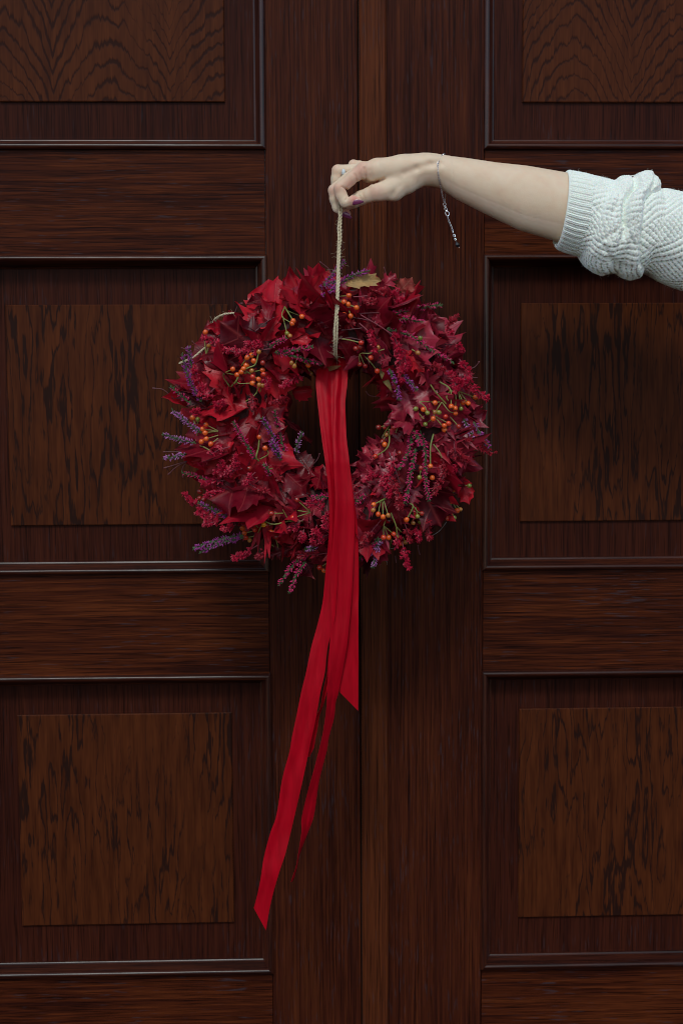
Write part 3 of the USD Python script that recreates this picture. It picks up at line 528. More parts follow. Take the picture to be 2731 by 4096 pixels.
# straw ring under the leaves, its dark red painting the shade in the gaps
ph, ps = np.meshgrid(np.linspace(0, 2 * np.pi, 96, endpoint=False), np.linspace(0, 2 * np.pi, 30, endpoint=False), indexing='ij')
rad = np.sin(ph)[..., None] * eX + np.cos(ph)[..., None] * eZ
V = CEN + rad * RR * PM + .80 * (-np.sin(ps)[..., None] * rad * Rr * PM + np.cos(ps)[..., None] * TOWARD * RD)
V = V + (V - (CEN + rad * RR * PM)) * (meshkit.fbm(V * 90, 3, 1) - .5)[..., None] * .5
i, j = np.meshgrid(np.arange(96), np.arange(30), indexing='ij'); i2, j2 = (i + 1) % 96, (j + 1) % 30
M_BASE = mat('shade_dark_straw', {'g': ('geometry', {}), 'n': ('noise_texture', {'scale': 240.0, 'detail': 3.0}), 'r': ('rgb_ramp', {'ramp': [(.3, (.02, .004, .005)), (.7, (.07, .012, .012))]}), 'p': ('principled_bsdf', {'roughness': .8})}, [('g.position', 'n.vector'), ('n.fac', 'r.fac'), ('r.color', 'p.base_color')])
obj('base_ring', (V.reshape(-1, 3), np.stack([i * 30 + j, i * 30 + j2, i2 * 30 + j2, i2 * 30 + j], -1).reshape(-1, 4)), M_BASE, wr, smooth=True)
# leaves by layers: outer rim, inner rim, then shingled over the front
def ring_leaf(phi, psi, lean, lift, L, m, k, **kw):
    p, nr, rad, tan = torus(phi, psi, k)
    out = -(math.cos(psi) * rad + math.sin(psi) * TOWARD) * (1 if psi > 0 else -1)          # away from the crest, along the surface
    if psi > 0: out = -(math.cos(psi) * rad) - math.sin(psi) * TOWARD
    else: out = math.cos(psi) * rad + math.sin(psi) * TOWARD
    d = unit(out * math.cos(lean) + tan * math.sin(lean) + nr * lift)
    nn = unit(nr * 1.0 + RNG.normal(0, .42, 3))
    broad = RNG.random() < .6 - .25 * math.sin(phi)
    put_leaf(p - d * L * .30, d, nn, L, L * RNG.uniform(.62, .82), m, BROAD if broad else OAK, cup=RNG.uniform(-.3, .9), bend=RNG.uniform(-1.5, .15), ripple=RNG.uniform(.03, .09), **kw)
def pick(phi):
    """Waxy leaves, paler by a sheen put into their colour, gather on the right-hand side, deep crimson ones on the left."""
    r = RNG.random(); rightness = .5 + .5 * math.sin(phi)
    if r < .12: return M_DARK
    return M_SHEEN if r < .12 + .62 * rightness else M_LEAF
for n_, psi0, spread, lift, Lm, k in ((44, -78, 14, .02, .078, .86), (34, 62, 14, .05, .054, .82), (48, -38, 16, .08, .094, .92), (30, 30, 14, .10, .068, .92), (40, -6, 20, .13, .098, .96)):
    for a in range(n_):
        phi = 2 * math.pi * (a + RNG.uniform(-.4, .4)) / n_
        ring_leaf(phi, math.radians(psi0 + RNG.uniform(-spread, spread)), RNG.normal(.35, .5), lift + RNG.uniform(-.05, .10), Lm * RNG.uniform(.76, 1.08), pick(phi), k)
# leaves that can be told apart in the photograph: window, base, tip, width share, tilt, material
HERO = [('a', 1330, 290, 1440, 60, .75, .3, 'P'), ('a', 1330, 360, 1065, 200, .7, .2, 'L'), ('a', 1200, 300, 1390, 510, .85, -.2, 'L'), ('a', 900, 395, 755, 570, .6, .5, 'L'), ('a', 985, 470, 1022, 228, .55, -.4, 'L'), ('a', 960, 640, 1090, 440, .7, .3, 'L'),
    ('a', 800, 680, 640, 470, .7, -.3, 'L'), ('a', 330, 1185, 100, 1110, .42, .5, 'L'), ('a', 470, 1210, 120, 1035, .42, -.5, 'D'), ('a', 1150, 1215, 900, 1090, .7, .2, 'D'), ('a', 1200, 1080, 1372, 1075, .55, .2, 'L'), ('a', 700, 1230, 560, 960, .6, -.3, 'L'), ('a', 600, 1330, 640, 1180, .5, .6, 'L'),
    ('a', 1000, 300, 800, 330, .6, .4, 'D'), ('a', 640, 560, 500, 520, .6, .3, 'L'), ('a', 560, 900, 420, 860, .6, .3, 'L'), ('a', 780, 1020, 540, 950, .55, -.3, 'L'), ('a', 1180, 640, 1370, 640, .7, -.5, 'L'), ('a', 1240, 900, 1490, 870, .45, .6, 'L'), ('a', 870, 620, 730, 700, .8, 0, 'L'),
    ('b', 540, 340, 702, 205, .75, .2, 'U'), ('b', 735, 335, 808, 275, .7, .3, 'P'), ('b', 730, 440, 832, 378, .7, .3, 'U'), ('b', 760, 640, 1095, 555, .65, .15, 'U'), ('b', 950, 780, 1070, 730, .6, .5, 'L'), ('b', 1100, 830, 1262, 890, .75, 0, 'U'), ('b', 790, 850, 935, 1020, .7, .3, 'L'),
    ('b', 880, 1010, 1052, 1175, .75, .2, 'U'), ('b', 760, 1180, 835, 1365, .75, .2, 'U'), ('b', 660, 1180, 560, 1290, .75, -.2, 'U'), ('b', 690, 1120, 505, 1180, .6, .2, 'U'), ('b', 930, 1390, 805, 1480, .7, .4, 'U'), ('b', 650, 900, 545, 940, .6, 0, 'U'), ('b', 1280, 1340, 1360, 1480, .6, .3, 'D'),
    ('b', 620, 620, 480, 560, .6, .2, 'U'), ('b', 560, 440, 660, 390, .7, .3, 'L'), ('b', 290, 290, 558, 232, .34, -.25, 'T'), ('b', 320, 380, 90, 480, .4, .5, 'L'), ('b', 260, 640, 360, 610, .8, 0, 'L'), ('b', 90, 190, -10, 470, .4, .2, 'P'), ('b', 130, 640, 60, 560, .6, 0, 'L'), ('b', 340, 960, 260, 770, .5, .4, 'L'), ('b', 1200, 1000, 1350, 1040, .6, .2, 'U'),
    ('d', 620, 230, 415, 300, .65, .1, 'U'), ('d', 590, 300, 360, 360, .6, .2, 'U'), ('d', 600, 400, 320, 440, .6, .1, 'U'), ('d', 560, 480, 325, 520, .6, -.1, 'U'), ('d', 480, 600, 335, 700, .7, .2, 'U'), ('d', 500, 580, 600, 720, .8, .1, 'U'), ('d', 690, 740, 740, 940, .65, .2, 'L'), ('d', 890, 620, 800, 790, .8, .2, 'U'),
    ('d', 930, 720, 1010, 860, .75, .2, 'L'), ('d', 1020, 760, 1085, 910, .6, .2, 'D'), ('d', 1240, 560, 1285, 740, .55, .3, 'L'), ('d', 1180, 470, 1235, 690, .55, .4, 'U'), ('d', 1300, 260, 1335, 425, .45, .5, 'L'), ('d', 760, 160, 690, 260, .8, 0, 'U'), ('d', 680, 330, 650, 500, .6, .2, 'U'), ('d', 940, 880, 1000, 1000, .6, .3, 'D'), ('d', 1060, 260, 1130, 180, .7, .2, 'U'), ('d', 600, 1030, 545, 1125, .6, .4, 'L'),
    ('c', 570, 130, 720, 420, .85, 0, 'L'), ('c', 780, 530, 920, 730, .75, .1, 'L'), ('c', 1110, 795, 945, 880, .6, .1, 'P'), ('c', 720, 770, 905, 835, .4, .6, 'L'), ('c', 740, 690, 990, 740, .4, -.5, 'L'), ('c', 1150, 520, 1330, 690, .6, .2, 'L'), ('c', 1090, 560, 1000, 430, .6, .3, 'L'), ('c', 1330, 480, 1230, 330, .75, .1, 'D'), ('c', 1200, 1130, 975, 1215, .55, .1, 'D'), ('c', 1270, 1180, 1370, 1390, .5, .4, 'D'), ('c', 350, 420, 340, 280, .7, .3, 'L'), ('c', 1400, 620, 1460, 430, .7, .2, 'L')]
MM = {'L': M_LEAF, 'U': M_SHEEN, 'D': M_DARK, 'P': M_PALE, 'T': M_TAN, 'B': M_BROWN}
for w_, x0, y0, x1, y1, ws, tilt, mt in HERO:
    (ax_, ay_), (bx_, by_) = q(w_, x0, y0), q(w_, x1, y1)
    A = px(ax_, ay_, surf(ax_, ay_, .003)); B = px(bx_, by_, surf(bx_, by_, .013) if math.hypot(bx_ - RC[0], by_ - RC[1]) < RR + Rr else YW - .030)
    if mt == 'T': A, B = A + [0, -.022, 0], B + [0, -.026, 0]
    d = B - A; L = np.linalg.norm(d) * (1.02 if w_ == 'a' else 1.10); A = A - unit(d) * L * .08; sidev = np.cross(unit(d), TOWARD)
    put_leaf(A, d, unit(TOWARD * math.cos(tilt) + sidev * math.sin(tilt)), L, max(L * ws * (.78 if w_ == 'a' else 1.0), .020), MM[mt], BROAD if mt == 'T' or RNG.random() < (.5 if w_ in 'ac' else .2) else OAK, cup=RNG.uniform(-.2, .8) + (.5 if w_ == 'a' else 0), bend=RNG.uniform(-.8, .15), ripple=RNG.uniform(.03, .08), label='tan dry leaf at the top' if mt == 'T' else None)
bx_ = [q('c', *p) for p in ((1090, 20), (1150, 110), (1210, 150), (1272, 165))]
put_leaf(px(*bx_[0], YW - .02), px(*bx_[3], YW - .01) - px(*bx_[0], YW - .02), np.array([.3, -1, .3]), .072, .014, M_DARK, SIMPLE, label='narrow dark leaf curling into the hole', bend=-.5)
put_leaf(px(*q('b', 560, 980), surf(*q('b', 560, 980), .004)), px(*q('b', 640, 1140), surf(*q('b', 640, 1140), .012)) - px(*q('b', 560, 980), surf(*q('b', 560, 980), .004)), TOWARD, .040, .013, leafmat('greenish_leaf', [(0, (.16, .13, .04)), (1, (.16, .13, .04))], rough=.5), SIMPLE)
put_leaf(px(*q('a', 1380, 900), surf(*q('a', 1380, 900), .01)), px(*q('a', 1500, 880), YW - .03) - px(*q('a', 1380, 900), surf(*q('a', 1380, 900), .01)), TOWARD, .042, .012, M_BROWN, SIMPLE)

# dark red leaf stalks standing out of the wreath
M_TWIG = plain('dark_red_stalk', (.09, .018, .025), .45)
TW = [('a', (20, 1050), (110, 1062), (200, 1140)), ('a', (880, 575), (960, 505), (1040, 455)), ('a', (570, 620), (610, 570), (660, 530)), ('a', (350, 655), (420, 720)), ('a', (775, 340), (740, 345), (710, 415)), ('a', (1380, 110), (1370, 180), (1290, 345)), ('a', (1215, 105), (1222, 230), (1180, 330)), ('a', (260, 710), (350, 740)),
    ('c', (115, 465), (230, 430), (330, 400)), ('c', (150, 520), (220, 455), (310, 405)), ('c', (110, 328), (260, 328)), ('c', (275, 545), (270, 470), (310, 405)), ('c', (1420, 340), (1400, 390), (1365, 435)), ('b', (60, 95), (130, 150), (160, 200)), ('b', (595, 140), (615, 200), (612, 260)), ('b', (1090, 725), (1195, 727)), ('b', (1100, 785), (1250, 795)),
    ('b', (1395, 930), (1350, 980), (1280, 995)), ('b', (1290, 1060), (1380, 1067)), ('b', (445, 1180), (475, 1215), (535, 1225)), ('b', (10, 210), (20, 250), (0, 310)), ('b', (230, 740), (330, 735), (430, 760)), ('b', (240, 670), (420, 650)), ('d', (60, 340), (40, 390), (0, 440)), ('d', (880, 1110), (885, 1150), (897, 1192)), ('d', (690, 1200), (697, 1258)), ('b', (215, 330), (215, 370), (150, 450)), ('b', (330, 560), (500, 600), (660, 720), (720, 900)), ('b', (360, 530), (620, 520)), ('d', (640, 330), (690, 470), (730, 590)), ('d', (1130, 330), (1080, 520))]
for w_, *pp in TW:
    P = np.array([q(w_, *p) for p in pp]); pts = [px(x, y, min(surf(x, y, .012), YW - .018)) for x, y in P]
    s = spline(pts, 14); r = np.full(14, .00062); r[:2] = .0011; obj('stalk', tube(s, r, 6), M_TWIG, wr, smooth=True)

# rose hips on their green stalks
M_STEM = mat('green_stalk', {'o': ('object_info', {}), 'r': ('rgb_ramp', {'ramp': [(0, (.16, .20, .045)), (.6, (.20, .22, .05)), (1, (.20, .15, .045))]}), 'p': ('principled_bsdf', {'roughness': .5})}, [('o.random', 'r.fac'), ('r.color', 'p.base_color')])
def hipmat(name, c0, c1):
    return mat(name, {'o': ('object_info', {}), 'a': ('attribute', {'attribute': 'calyx'}), 'g': ('geometry', {}), 'n': ('noise_texture', {'scale': 330.0, 'detail': 2.0}), 'r': ('rgb_ramp', {'ramp': [(0, c0), (1, c1)]}), 'nr': ('rgb_ramp', {'ramp': [(.3, (.7, .65, .6)), (.6, (1.1, 1.1, 1.1))]}), 'mu': ('mix_color', {'blend_type': 'multiply', 'fac': .6, 'use_clamp': False}), 'x': ('mix_color', {'b': (.03, .018, .012)}),
        'p': ('principled_bsdf', {'roughness': .28, 'coat_weight': .25, 'coat_roughness': .12})}, [('o.random', 'r.fac'), ('g.position', 'n.vector'), ('n.fac', 'nr.fac'), ('r.color', 'mu.a'), ('nr.color', 'mu.b'), ('mu.result', 'x.a'), ('a.fac', 'x.fac'), ('x.result', 'p.base_color')])
M_HIP = {'o': hipmat('orange_red_hip', (.60, .075, .012), (.72, .13, .018)), 'r': hipmat('red_hip', (.45, .022, .012), (.55, .045, .014)), 'd': hipmat('dark_red_hip', (.20, .012, .010), (.30, .02, .012)), 'g': hipmat('green_hip', (.14, .17, .025), (.22, .20, .03)), 'b': hipmat('brownish_hip', (.30, .12, .03), (.42, .16, .03)), 'y': hipmat('yellow_hip', (.75, .34, .02), (.75, .34, .02))}
ICO = trimesh.creation.icosphere(subdivisions=2)
def hip(pos, axis, r, c, sprig):
    v = ICO.vertices.copy(); ax3 = unit(axis); t = v @ ax3
    v = v + ax3 * (.10 * t)[:, None] + ax3 * (np.clip((t - .90) / .10, 0, 1) * .22)[:, None]; cal = np.clip((t - .885) / .05, 0, 1)
    obj('hip', (pos + v * r, ICO.faces), M_HIP[c], sprig, smooth=True, var={'calyx': cal})
SPRIGS = [
 ('a', [[(1125, 370), (1145, 400), (1180, 480)], [(1145, 400), (1250, 440)], [(1125, 370), (1105, 450), (1160, 520)], [(1110, 450), (1135, 575)]], [(1270, 450, 'o'), (1198, 486, 'o'), (1188, 508, 'o'), (1145, 590, 'g'), (1170, 612, 'b')]),
 ('a', [[(680, 1035), (720, 990), (750, 930), (820, 880), (880, 850), (905, 770)], [(665, 1035), (612, 940), (670, 910)], [(612, 940), (640, 928), (715, 932)], [(720, 985), (745, 1010), (840, 1017)], [(800, 905), (885, 965)], [(790, 925), (920, 912)], [(765, 860), (800, 800)]],
  [(910, 745, 'b'), (845, 775, 'o'), (812, 794, 'o'), (867, 822, 'o'), (805, 858, 'o'), (692, 890, 'o'), (782, 886, 'o'), (765, 914, 'o'), (850, 903, 'b'), (940, 898, 'o'), (728, 938, 'o'), (948, 932, 'r'), (858, 955, 'r'), (907, 975, 'o'), (858, 1007, 'o')]),
 ('a', [[(890, 1090), (915, 1050)], [(920, 1080), (937, 1040)], [(800, 1160), (850, 1130), (890, 1090)]], [(913, 1022, 'b'), (938, 1027, 'b'), (942, 838, 'd'), (585, 808, 'b')]),
 ('a', [[(1050, 740), (1230, 800), (1320, 845)], [(1230, 800), (1205, 850)], [(1200, 790), (1185, 830)], [(1310, 870), (1345, 920)]], [(1182, 838, 'b'), (1206, 865, 'b'), (1323, 858, 'o'), (1345, 928, 'b')]),
 ('a', [[(510, 835), (470, 790), (490, 700)], [(470, 790), (460, 690), (455, 640)]], [(463, 582, 'o'), (492, 692, 'b')]),
 ('c', [[(525, 332), (455, 290), (385, 258), (395, 150), (362, 70)], [(395, 150), (400, 78)], [(435, 265), (435, 370), (350, 374)], [(435, 375), (510, 332)], [(570, 155), (475, 112)], [(570, 155), (450, 140)], [(570, 155), (470, 166)], [(570, 190), (480, 218)], [(570, 215), (520, 258)]],
  [(355, 42, 'o'), (400, 58, 'g'), (468, 100, 'o'), (440, 137, 'o'), (462, 168, 'o'), (470, 220, 'o'), (430, 243, 'o'), (508, 262, 'o'), (330, 352, 'r')]),
 ('c', [[(910, 405), (888, 370), (905, 300), (915, 225)], [(888, 340), (912, 270), (905, 230)], [(920, 390), (990, 345), (962, 305)], [(960, 490), (1025, 465)]], [(913, 205, 'o'), (962, 298, 'o'), (832, 467, 'd')]),
 ('c', [[(520, 705), (440, 715)]], [(418, 662, 'd'), (415, 715, 'd'), (450, 727, 'd')]),
 ('c', [[(1275, 908), (1160, 908), (1030, 935), (915, 888)], [(1160, 905), (1110, 812)], [(1110, 843), (1040, 842)], [(1030, 935), (975, 965)], [(1110, 925), (1080, 975), (1020, 1000)], [(930, 950), (885, 1025), (815, 1050)], [(895, 985), (800, 1008)], [(905, 963), (865, 915)], [(1340, 837), (1215, 880)], [(1340, 837), (1305, 740)], [(1335, 830), (1250, 745)], [(1230, 820), (1340, 835)], [(1215, 905), (1195, 980), (1180, 975)]],
  [(1230, 732, 'd'), (1015, 845, 'd'), (1195, 882, 'r'), (848, 910, 'r'), (948, 938, 'y'), (773, 967, 'o'), (876, 982, 'r'), (790, 1008, 'o'), (800, 1048, 'r'), (1010, 1000, 'o'), (833, 1068, 'b'), (975, 945, 'd')]),
 ('c', [[(1135, 1148), (1070, 1140), (1000, 1093)], [(1072, 1140), (1052, 1065), (1015, 1050)], [(1480, 1260), (1430, 1290)]], [(1055, 1040, 'd'), (1013, 1050, 'd'), (988, 1085, 'o'), (1418, 1297, 'r'), (1455, 1322, 'o')]),
 ('b', [[(225, 425), (262, 445), (298, 455), (367, 480)], [(235, 385), (290, 382)], [(296, 470), (304, 535)], [(218, 520), (255, 538)]], [(303, 378, 'o'), (262, 433, 'o'), (298, 452, 'o'), (367, 480, 'o'), (262, 538, 'o'), (318, 550, 'o')]),
 ('b', [[(235, 742), (300, 750), (390, 775)], [(600, 828), (480, 862), (395, 868), (382, 945)], [(395, 872), (440, 960)], [(430, 880), (490, 945), (530, 1000)], [(560, 860), (520, 840)]], [(405, 775, 'r'), (397, 810, 'd'), (360, 823, 'd'), (545, 812, 'b'), (487, 900, 'r'), (395, 955, 'd'), (440, 970, 'd'), (540, 1010, 'r')]),
 ('b', [[(1115, 1285), (1030, 1190), (985, 1125)], [(1080, 1270), (1022, 1360), (1008, 1405)], [(1000, 1270), (900, 1268), (940, 1310), (960, 1355)], [(940, 1308), (1000, 1338), (1050, 1355)], [(1080, 1270), (1140, 1345), (1185, 1365)], [(1020, 1395), (1060, 1440), (1100, 1495)], [(1030, 1392), (1130, 1445)], [(1150, 1395), (1215, 1470)], [(870, 1345), (930, 1412)], [(1060, 1270), (1010, 1275)], [(960, 1440), (1010, 1400)]],
  [(1022, 1278, 'o'), (925, 1333, 'o'), (960, 1362, 'g'), (862, 1328, 'g'), (1020, 1355, 'b'), (1055, 1357, 'g'), (1193, 1365, 'o'), (1112, 1393, 'r'), (1007, 1410, 'o'), (1137, 1450, 'r'), (1100, 1468, 'o'), (1103, 1503, 'o'), (1220, 1475, 'd'), (942, 1457, 'g')]),
 ('b', [[(1060, 1100), (1150, 1165), (1165, 1300)], [(1150, 1165), (1195, 1215), (1190, 1310)], [(1215, 1180), (1270, 1265)], [(1215, 1178), (1345, 1225)], [(1220, 1185), (1235, 1315)], [(1240, 1200), (1300, 1275)], [(1155, 1165), (1120, 1225), (1135, 1260)]], [(1158, 1307, 'o'), (1192, 1322, 'o'), (1258, 1272, 'o'), (1300, 1282, 'o'), (1240, 1325, 'g'), (1358, 1232, 'o')]),
 ('b', [[(668, 1300), (662, 1430), (620, 1500), (580, 1570)], [(640, 1460), (570, 1478)], [(668, 1440), (705, 1480), (695, 1530)]], [(552, 1482, 'd'), (603, 1482, 'd'), (680, 1485, 'd')]),
 ('d', [[(640, 140), (640, 250), (610, 310), (535, 362)], [(640, 150), (590, 235)], [(638, 150), (622, 180)]], [(620, 185, 'b'), (583, 243, 'd'), (602, 267, 'o'), (525, 367, 'r'), (880, 860 - 1359, 'b') if False else (728, 338, 'd')]),
 ('d', [[(1010, 180), (985, 290), (985, 445)], [(1010, 265), (1060, 330), (1080, 380)], [(905, 480), (897, 535)]], [(985, 448, 'o'), (893, 542, 'g'), (1000, 545, 'o'), (905, 465, 'd')]),
 ('d', [[(1145, 588), (1190, 603), (1300, 605)], [(1190, 605), (1295, 622)], [(1060, 685), (1165, 652)], [(1190, 620), (1165, 735)], [(1115, 620), (1155, 715)], [(1050, 700), (1105, 790)], [(1165, 755), (1150, 790), (1135, 870)], [(1170, 750), (1205, 812)], [(1178, 745), (1228, 800)], [(1160, 830), (1180, 872)]], [(1183, 643, 'o'), (1310, 612, 'g'), (1157, 742, 'o'), (1117, 802, 'o'), (1208, 820, 'o'), (1235, 810, 'b'), (1120, 887, 'r'), (1183, 880, 'g')]),
 ('d', [[(610, 718), (525, 755)], [(570, 735), (550, 840)], [(585, 725), (588, 865)], [(595, 735), (625, 850)]], [(510, 770, 'o'), (507, 815, 'b'), (548, 850, 'o'), (588, 873, 'o'), (632, 860, 'b')]),
 ('d', [[(655, 840), (700, 960), (703, 1030)], [(610, 905), (595, 950), (595, 1035)], [(598, 950), (630, 1035)], [(605, 955), (665, 1010)], [(700, 955), (742, 1000)], [(660, 1060), (638, 1155)], [(755, 1040), (770, 1075)], [(722, 1060), (732, 1090)]], [(593, 1045, 'r'), (635, 1045, 'o'), (677, 1017, 'r'), (703, 1042, 'g'), (733, 1100, 'o'), (775, 1087, 'b'), (635, 1167, 'd')]),
 ('d', [[(795, 755), (840, 785), (795, 880)], [(840, 785), (838, 912)], [(845, 785), (880, 830), (900, 843)], [(862, 795), (885, 865)], [(905, 870), (930, 895)]], [(785, 897, 'o'), (840, 922, 'b'), (877, 870, 'g'), (912, 845, 'd'), (898, 913, 'g'), (935, 900, 'o')]),
 ('b', [[(830, 830), (875, 855)], [(895, 760), (890, 790)]], [(880, 860, 'b'), (900, 735, 'g')])]
hn = 0
for w_, stems, hips in SPRIGS:
    mb = MB(); HP = [(np.array(q(w_, x, y)), c) for x, y, c in hips]
    hY = [min(surf(*p, RNG.uniform(.017, .025)), YW - .026) for p, c in HP]
    for st_ in stems:
        P = np.array([q(w_, *p) for p in st_]); n = len(P)
        pts = [px(x, y, min(surf(x, y, .008 + .012 * min(1, (k + .3) / 1.5)), YW - .024)) for k, (x, y) in enumerate(P)]
        dist = [np.hypot(*(p - P[-1])) for p, c in HP]; kmin = int(np.argmin(dist))
        if dist[kmin] < 22: pts[-1] = px(*HP[kmin][0], hY[kmin])
        s = spline(pts, 5 * n); mb.add(*tube(s, np.linspace(.00085, .0006, len(s)) * (1.35 if st_ is stems[0] else 1), 6))
    sprig = obj('rose_hip_sprig', mb.mesh(), M_STEM, wr, smooth=True)
    ends = [(np.array(q(w_, *s[-1])), np.array(q(w_, *s[-2]))) for s in stems]
    for (p, c), Y in zip(HP, hY):
        e = min(ends, key=lambda e: np.hypot(*(e[0] - p))); dv = p - e[1]; dv = dv / max(np.hypot(*dv), 1e-6)
        axis = np.array([dv[0], -.25 + RNG.normal(0, .45), -dv[1]]) + RNG.normal(0, .15, 3)
        hip(px(*p, Y), axis, RNG.uniform(.0033, .0038) * (1.0 if c in 'ordy' else .9), c, sprig)

# heather: short flower spikes
P_ = [(0, (.36, .04, .27)), (.5, (.58, .10, .44)), (.8, (.74, .28, .62)), (1, (.90, .66, .84))]
MG = [(0, (.56, .012, .12)), (.35, (.76, .05, .26)), (.6, (.84, .30, .50)), (.8, (.92, .74, .82)), (1, (.94, .86, .90))]
VI = [(0, (.48, .16, .42)), (.4, (.66, .36, .60)), (.7, (.82, .66, .78)), (1, (.92, .87, .90))]
M_FLOWER = {'P': island('purple_heather_flower', P_, .5, .2), 'M': island('pink_heather_flower', MG, .5, .2), 'V': island('lilac_heather_flower', VI, .5, .2)}
M_GREEN = island('heather_green', [(0, (.06, .12, .04)), (.6, (.14, .26, .085)), (1, (.25, .38, .15))], .6, .1)
def spindles(pos, dirs, L, R, sides=5):
    """One small closed bud per point: pointed base, full middle, narrower lip."""
    n = len(pos); prof = np.array([(0, .25), (.35, 1.0), (.72, .85), (1.0, .30)]); d = dirs / np.linalg.norm(dirs, axis=1, keepdims=True)
    a = np.cross(d, [.3, .5, .8]); a /= np.linalg.norm(a, axis=1, keepdims=True); b = np.cross(d, a); th = np.linspace(0, 2 * np.pi, sides, endpoint=False)
    L, R = np.broadcast_to(L, n), np.broadcast_to(R, n)
    v = pos[:, None, None] + d[:, None, None] * (L[:, None] * prof[:, 0])[:, :, None, None] + (R[:, None] * prof[:, 1])[:, :, None, None] * (np.cos(th)[None, None, :, None] * a[:, None, None] + np.sin(th)[None, None, :, None] * b[:, None, None])
    f = []
    for k in range(3):
        for j in range(sides): j2 = (j + 1) % sides; f.append((k * sides + j, k * sides + j2, (k + 1) * sides + j2)); f.append((k * sides + j, (k + 1) * sides + j2, (k + 1) * sides + j))
    for j in range(1, sides - 1): f.append((0, j + 1, j)); f.append((3 * sides, 3 * sides + j, 3 * sides + j + 1))
    f = np.array(f); m = 4 * sides
    return v.reshape(-1, 3), (np.arange(n)[:, None, None] * m + f[None]).reshape(-1, 3)
def along(w_, pts, lift0, lift1, n):
    P = np.array([q(w_, *p) for p in pts]); k = len(P); out = []
    for i_, (x, y) in enumerate(P):
        inside = math.hypot(x - RC[0], y - RC[1]) < RR + Rr * .9; l = lift0 + (lift1 - lift0) * i_ / (k - 1)
        out.append(px(x, y, min(surf(x, y, l), YW - .016 - l * .6) if inside else YW - .034 - .5 * l))
    if k == 2:
        d = out[1] - out[0]; out.insert(1, (out[0] + out[1]) / 2 + np.cross(unit(d), TOWARD) * np.linalg.norm(d) * RNG.uniform(-.05, .05) + TOWARD * .004)
    return spline(out, n)
def heather(w_, pts, kind, green=.35, dense=1.0):
    c = along(w_, pts, .013, .027, 40); L = np.linalg.norm(np.diff(c, axis=0), axis=1).sum(); t, n, b = frames(c)
    sprig = obj('heather_sprig', tube(c, np.linspace(.0008, .0004, 40), 5), M_GREEN, wr, smooth=True)
    def scatter(cnt, lo, hi, out, ln, rad, fwdlean):
        s = RNG.uniform(lo, hi, cnt) * 39; k = np.clip(s.astype(int), 0, 38); fr = (s - k)[:, None]; p = c[k] * (1 - fr) + c[k + 1] * fr
        a = RNG.uniform(0, 2 * np.pi, cnt); o = np.cos(a)[:, None] * n[k] + np.sin(a)[:, None] * b[k]; taper = 1 - .45 * (s / 39)[:, None]**2
        d = o + fwdlean * t[k] + RNG.normal(0, .25, (cnt, 3)); return spindles(p + o * out * taper * RNG.uniform(.4, 1.1, (cnt, 1)), d, ln * RNG.uniform(.75, 1.25, cnt), rad * RNG.uniform(.8, 1.2, cnt))
    nf = int(dense * L / .00066) + 8
    obj('flowers', scatter(nf, .04, .96, .0024, .0037, .00080, .55), M_FLOWER[kind], sprig, smooth=True, kind='stuff')
    obj('foliage', scatter(int(nf * (green + .7)), .0, 1.0, 0.0007, .0032, .00052, .8), M_GREEN, sprig, kind='stuff')
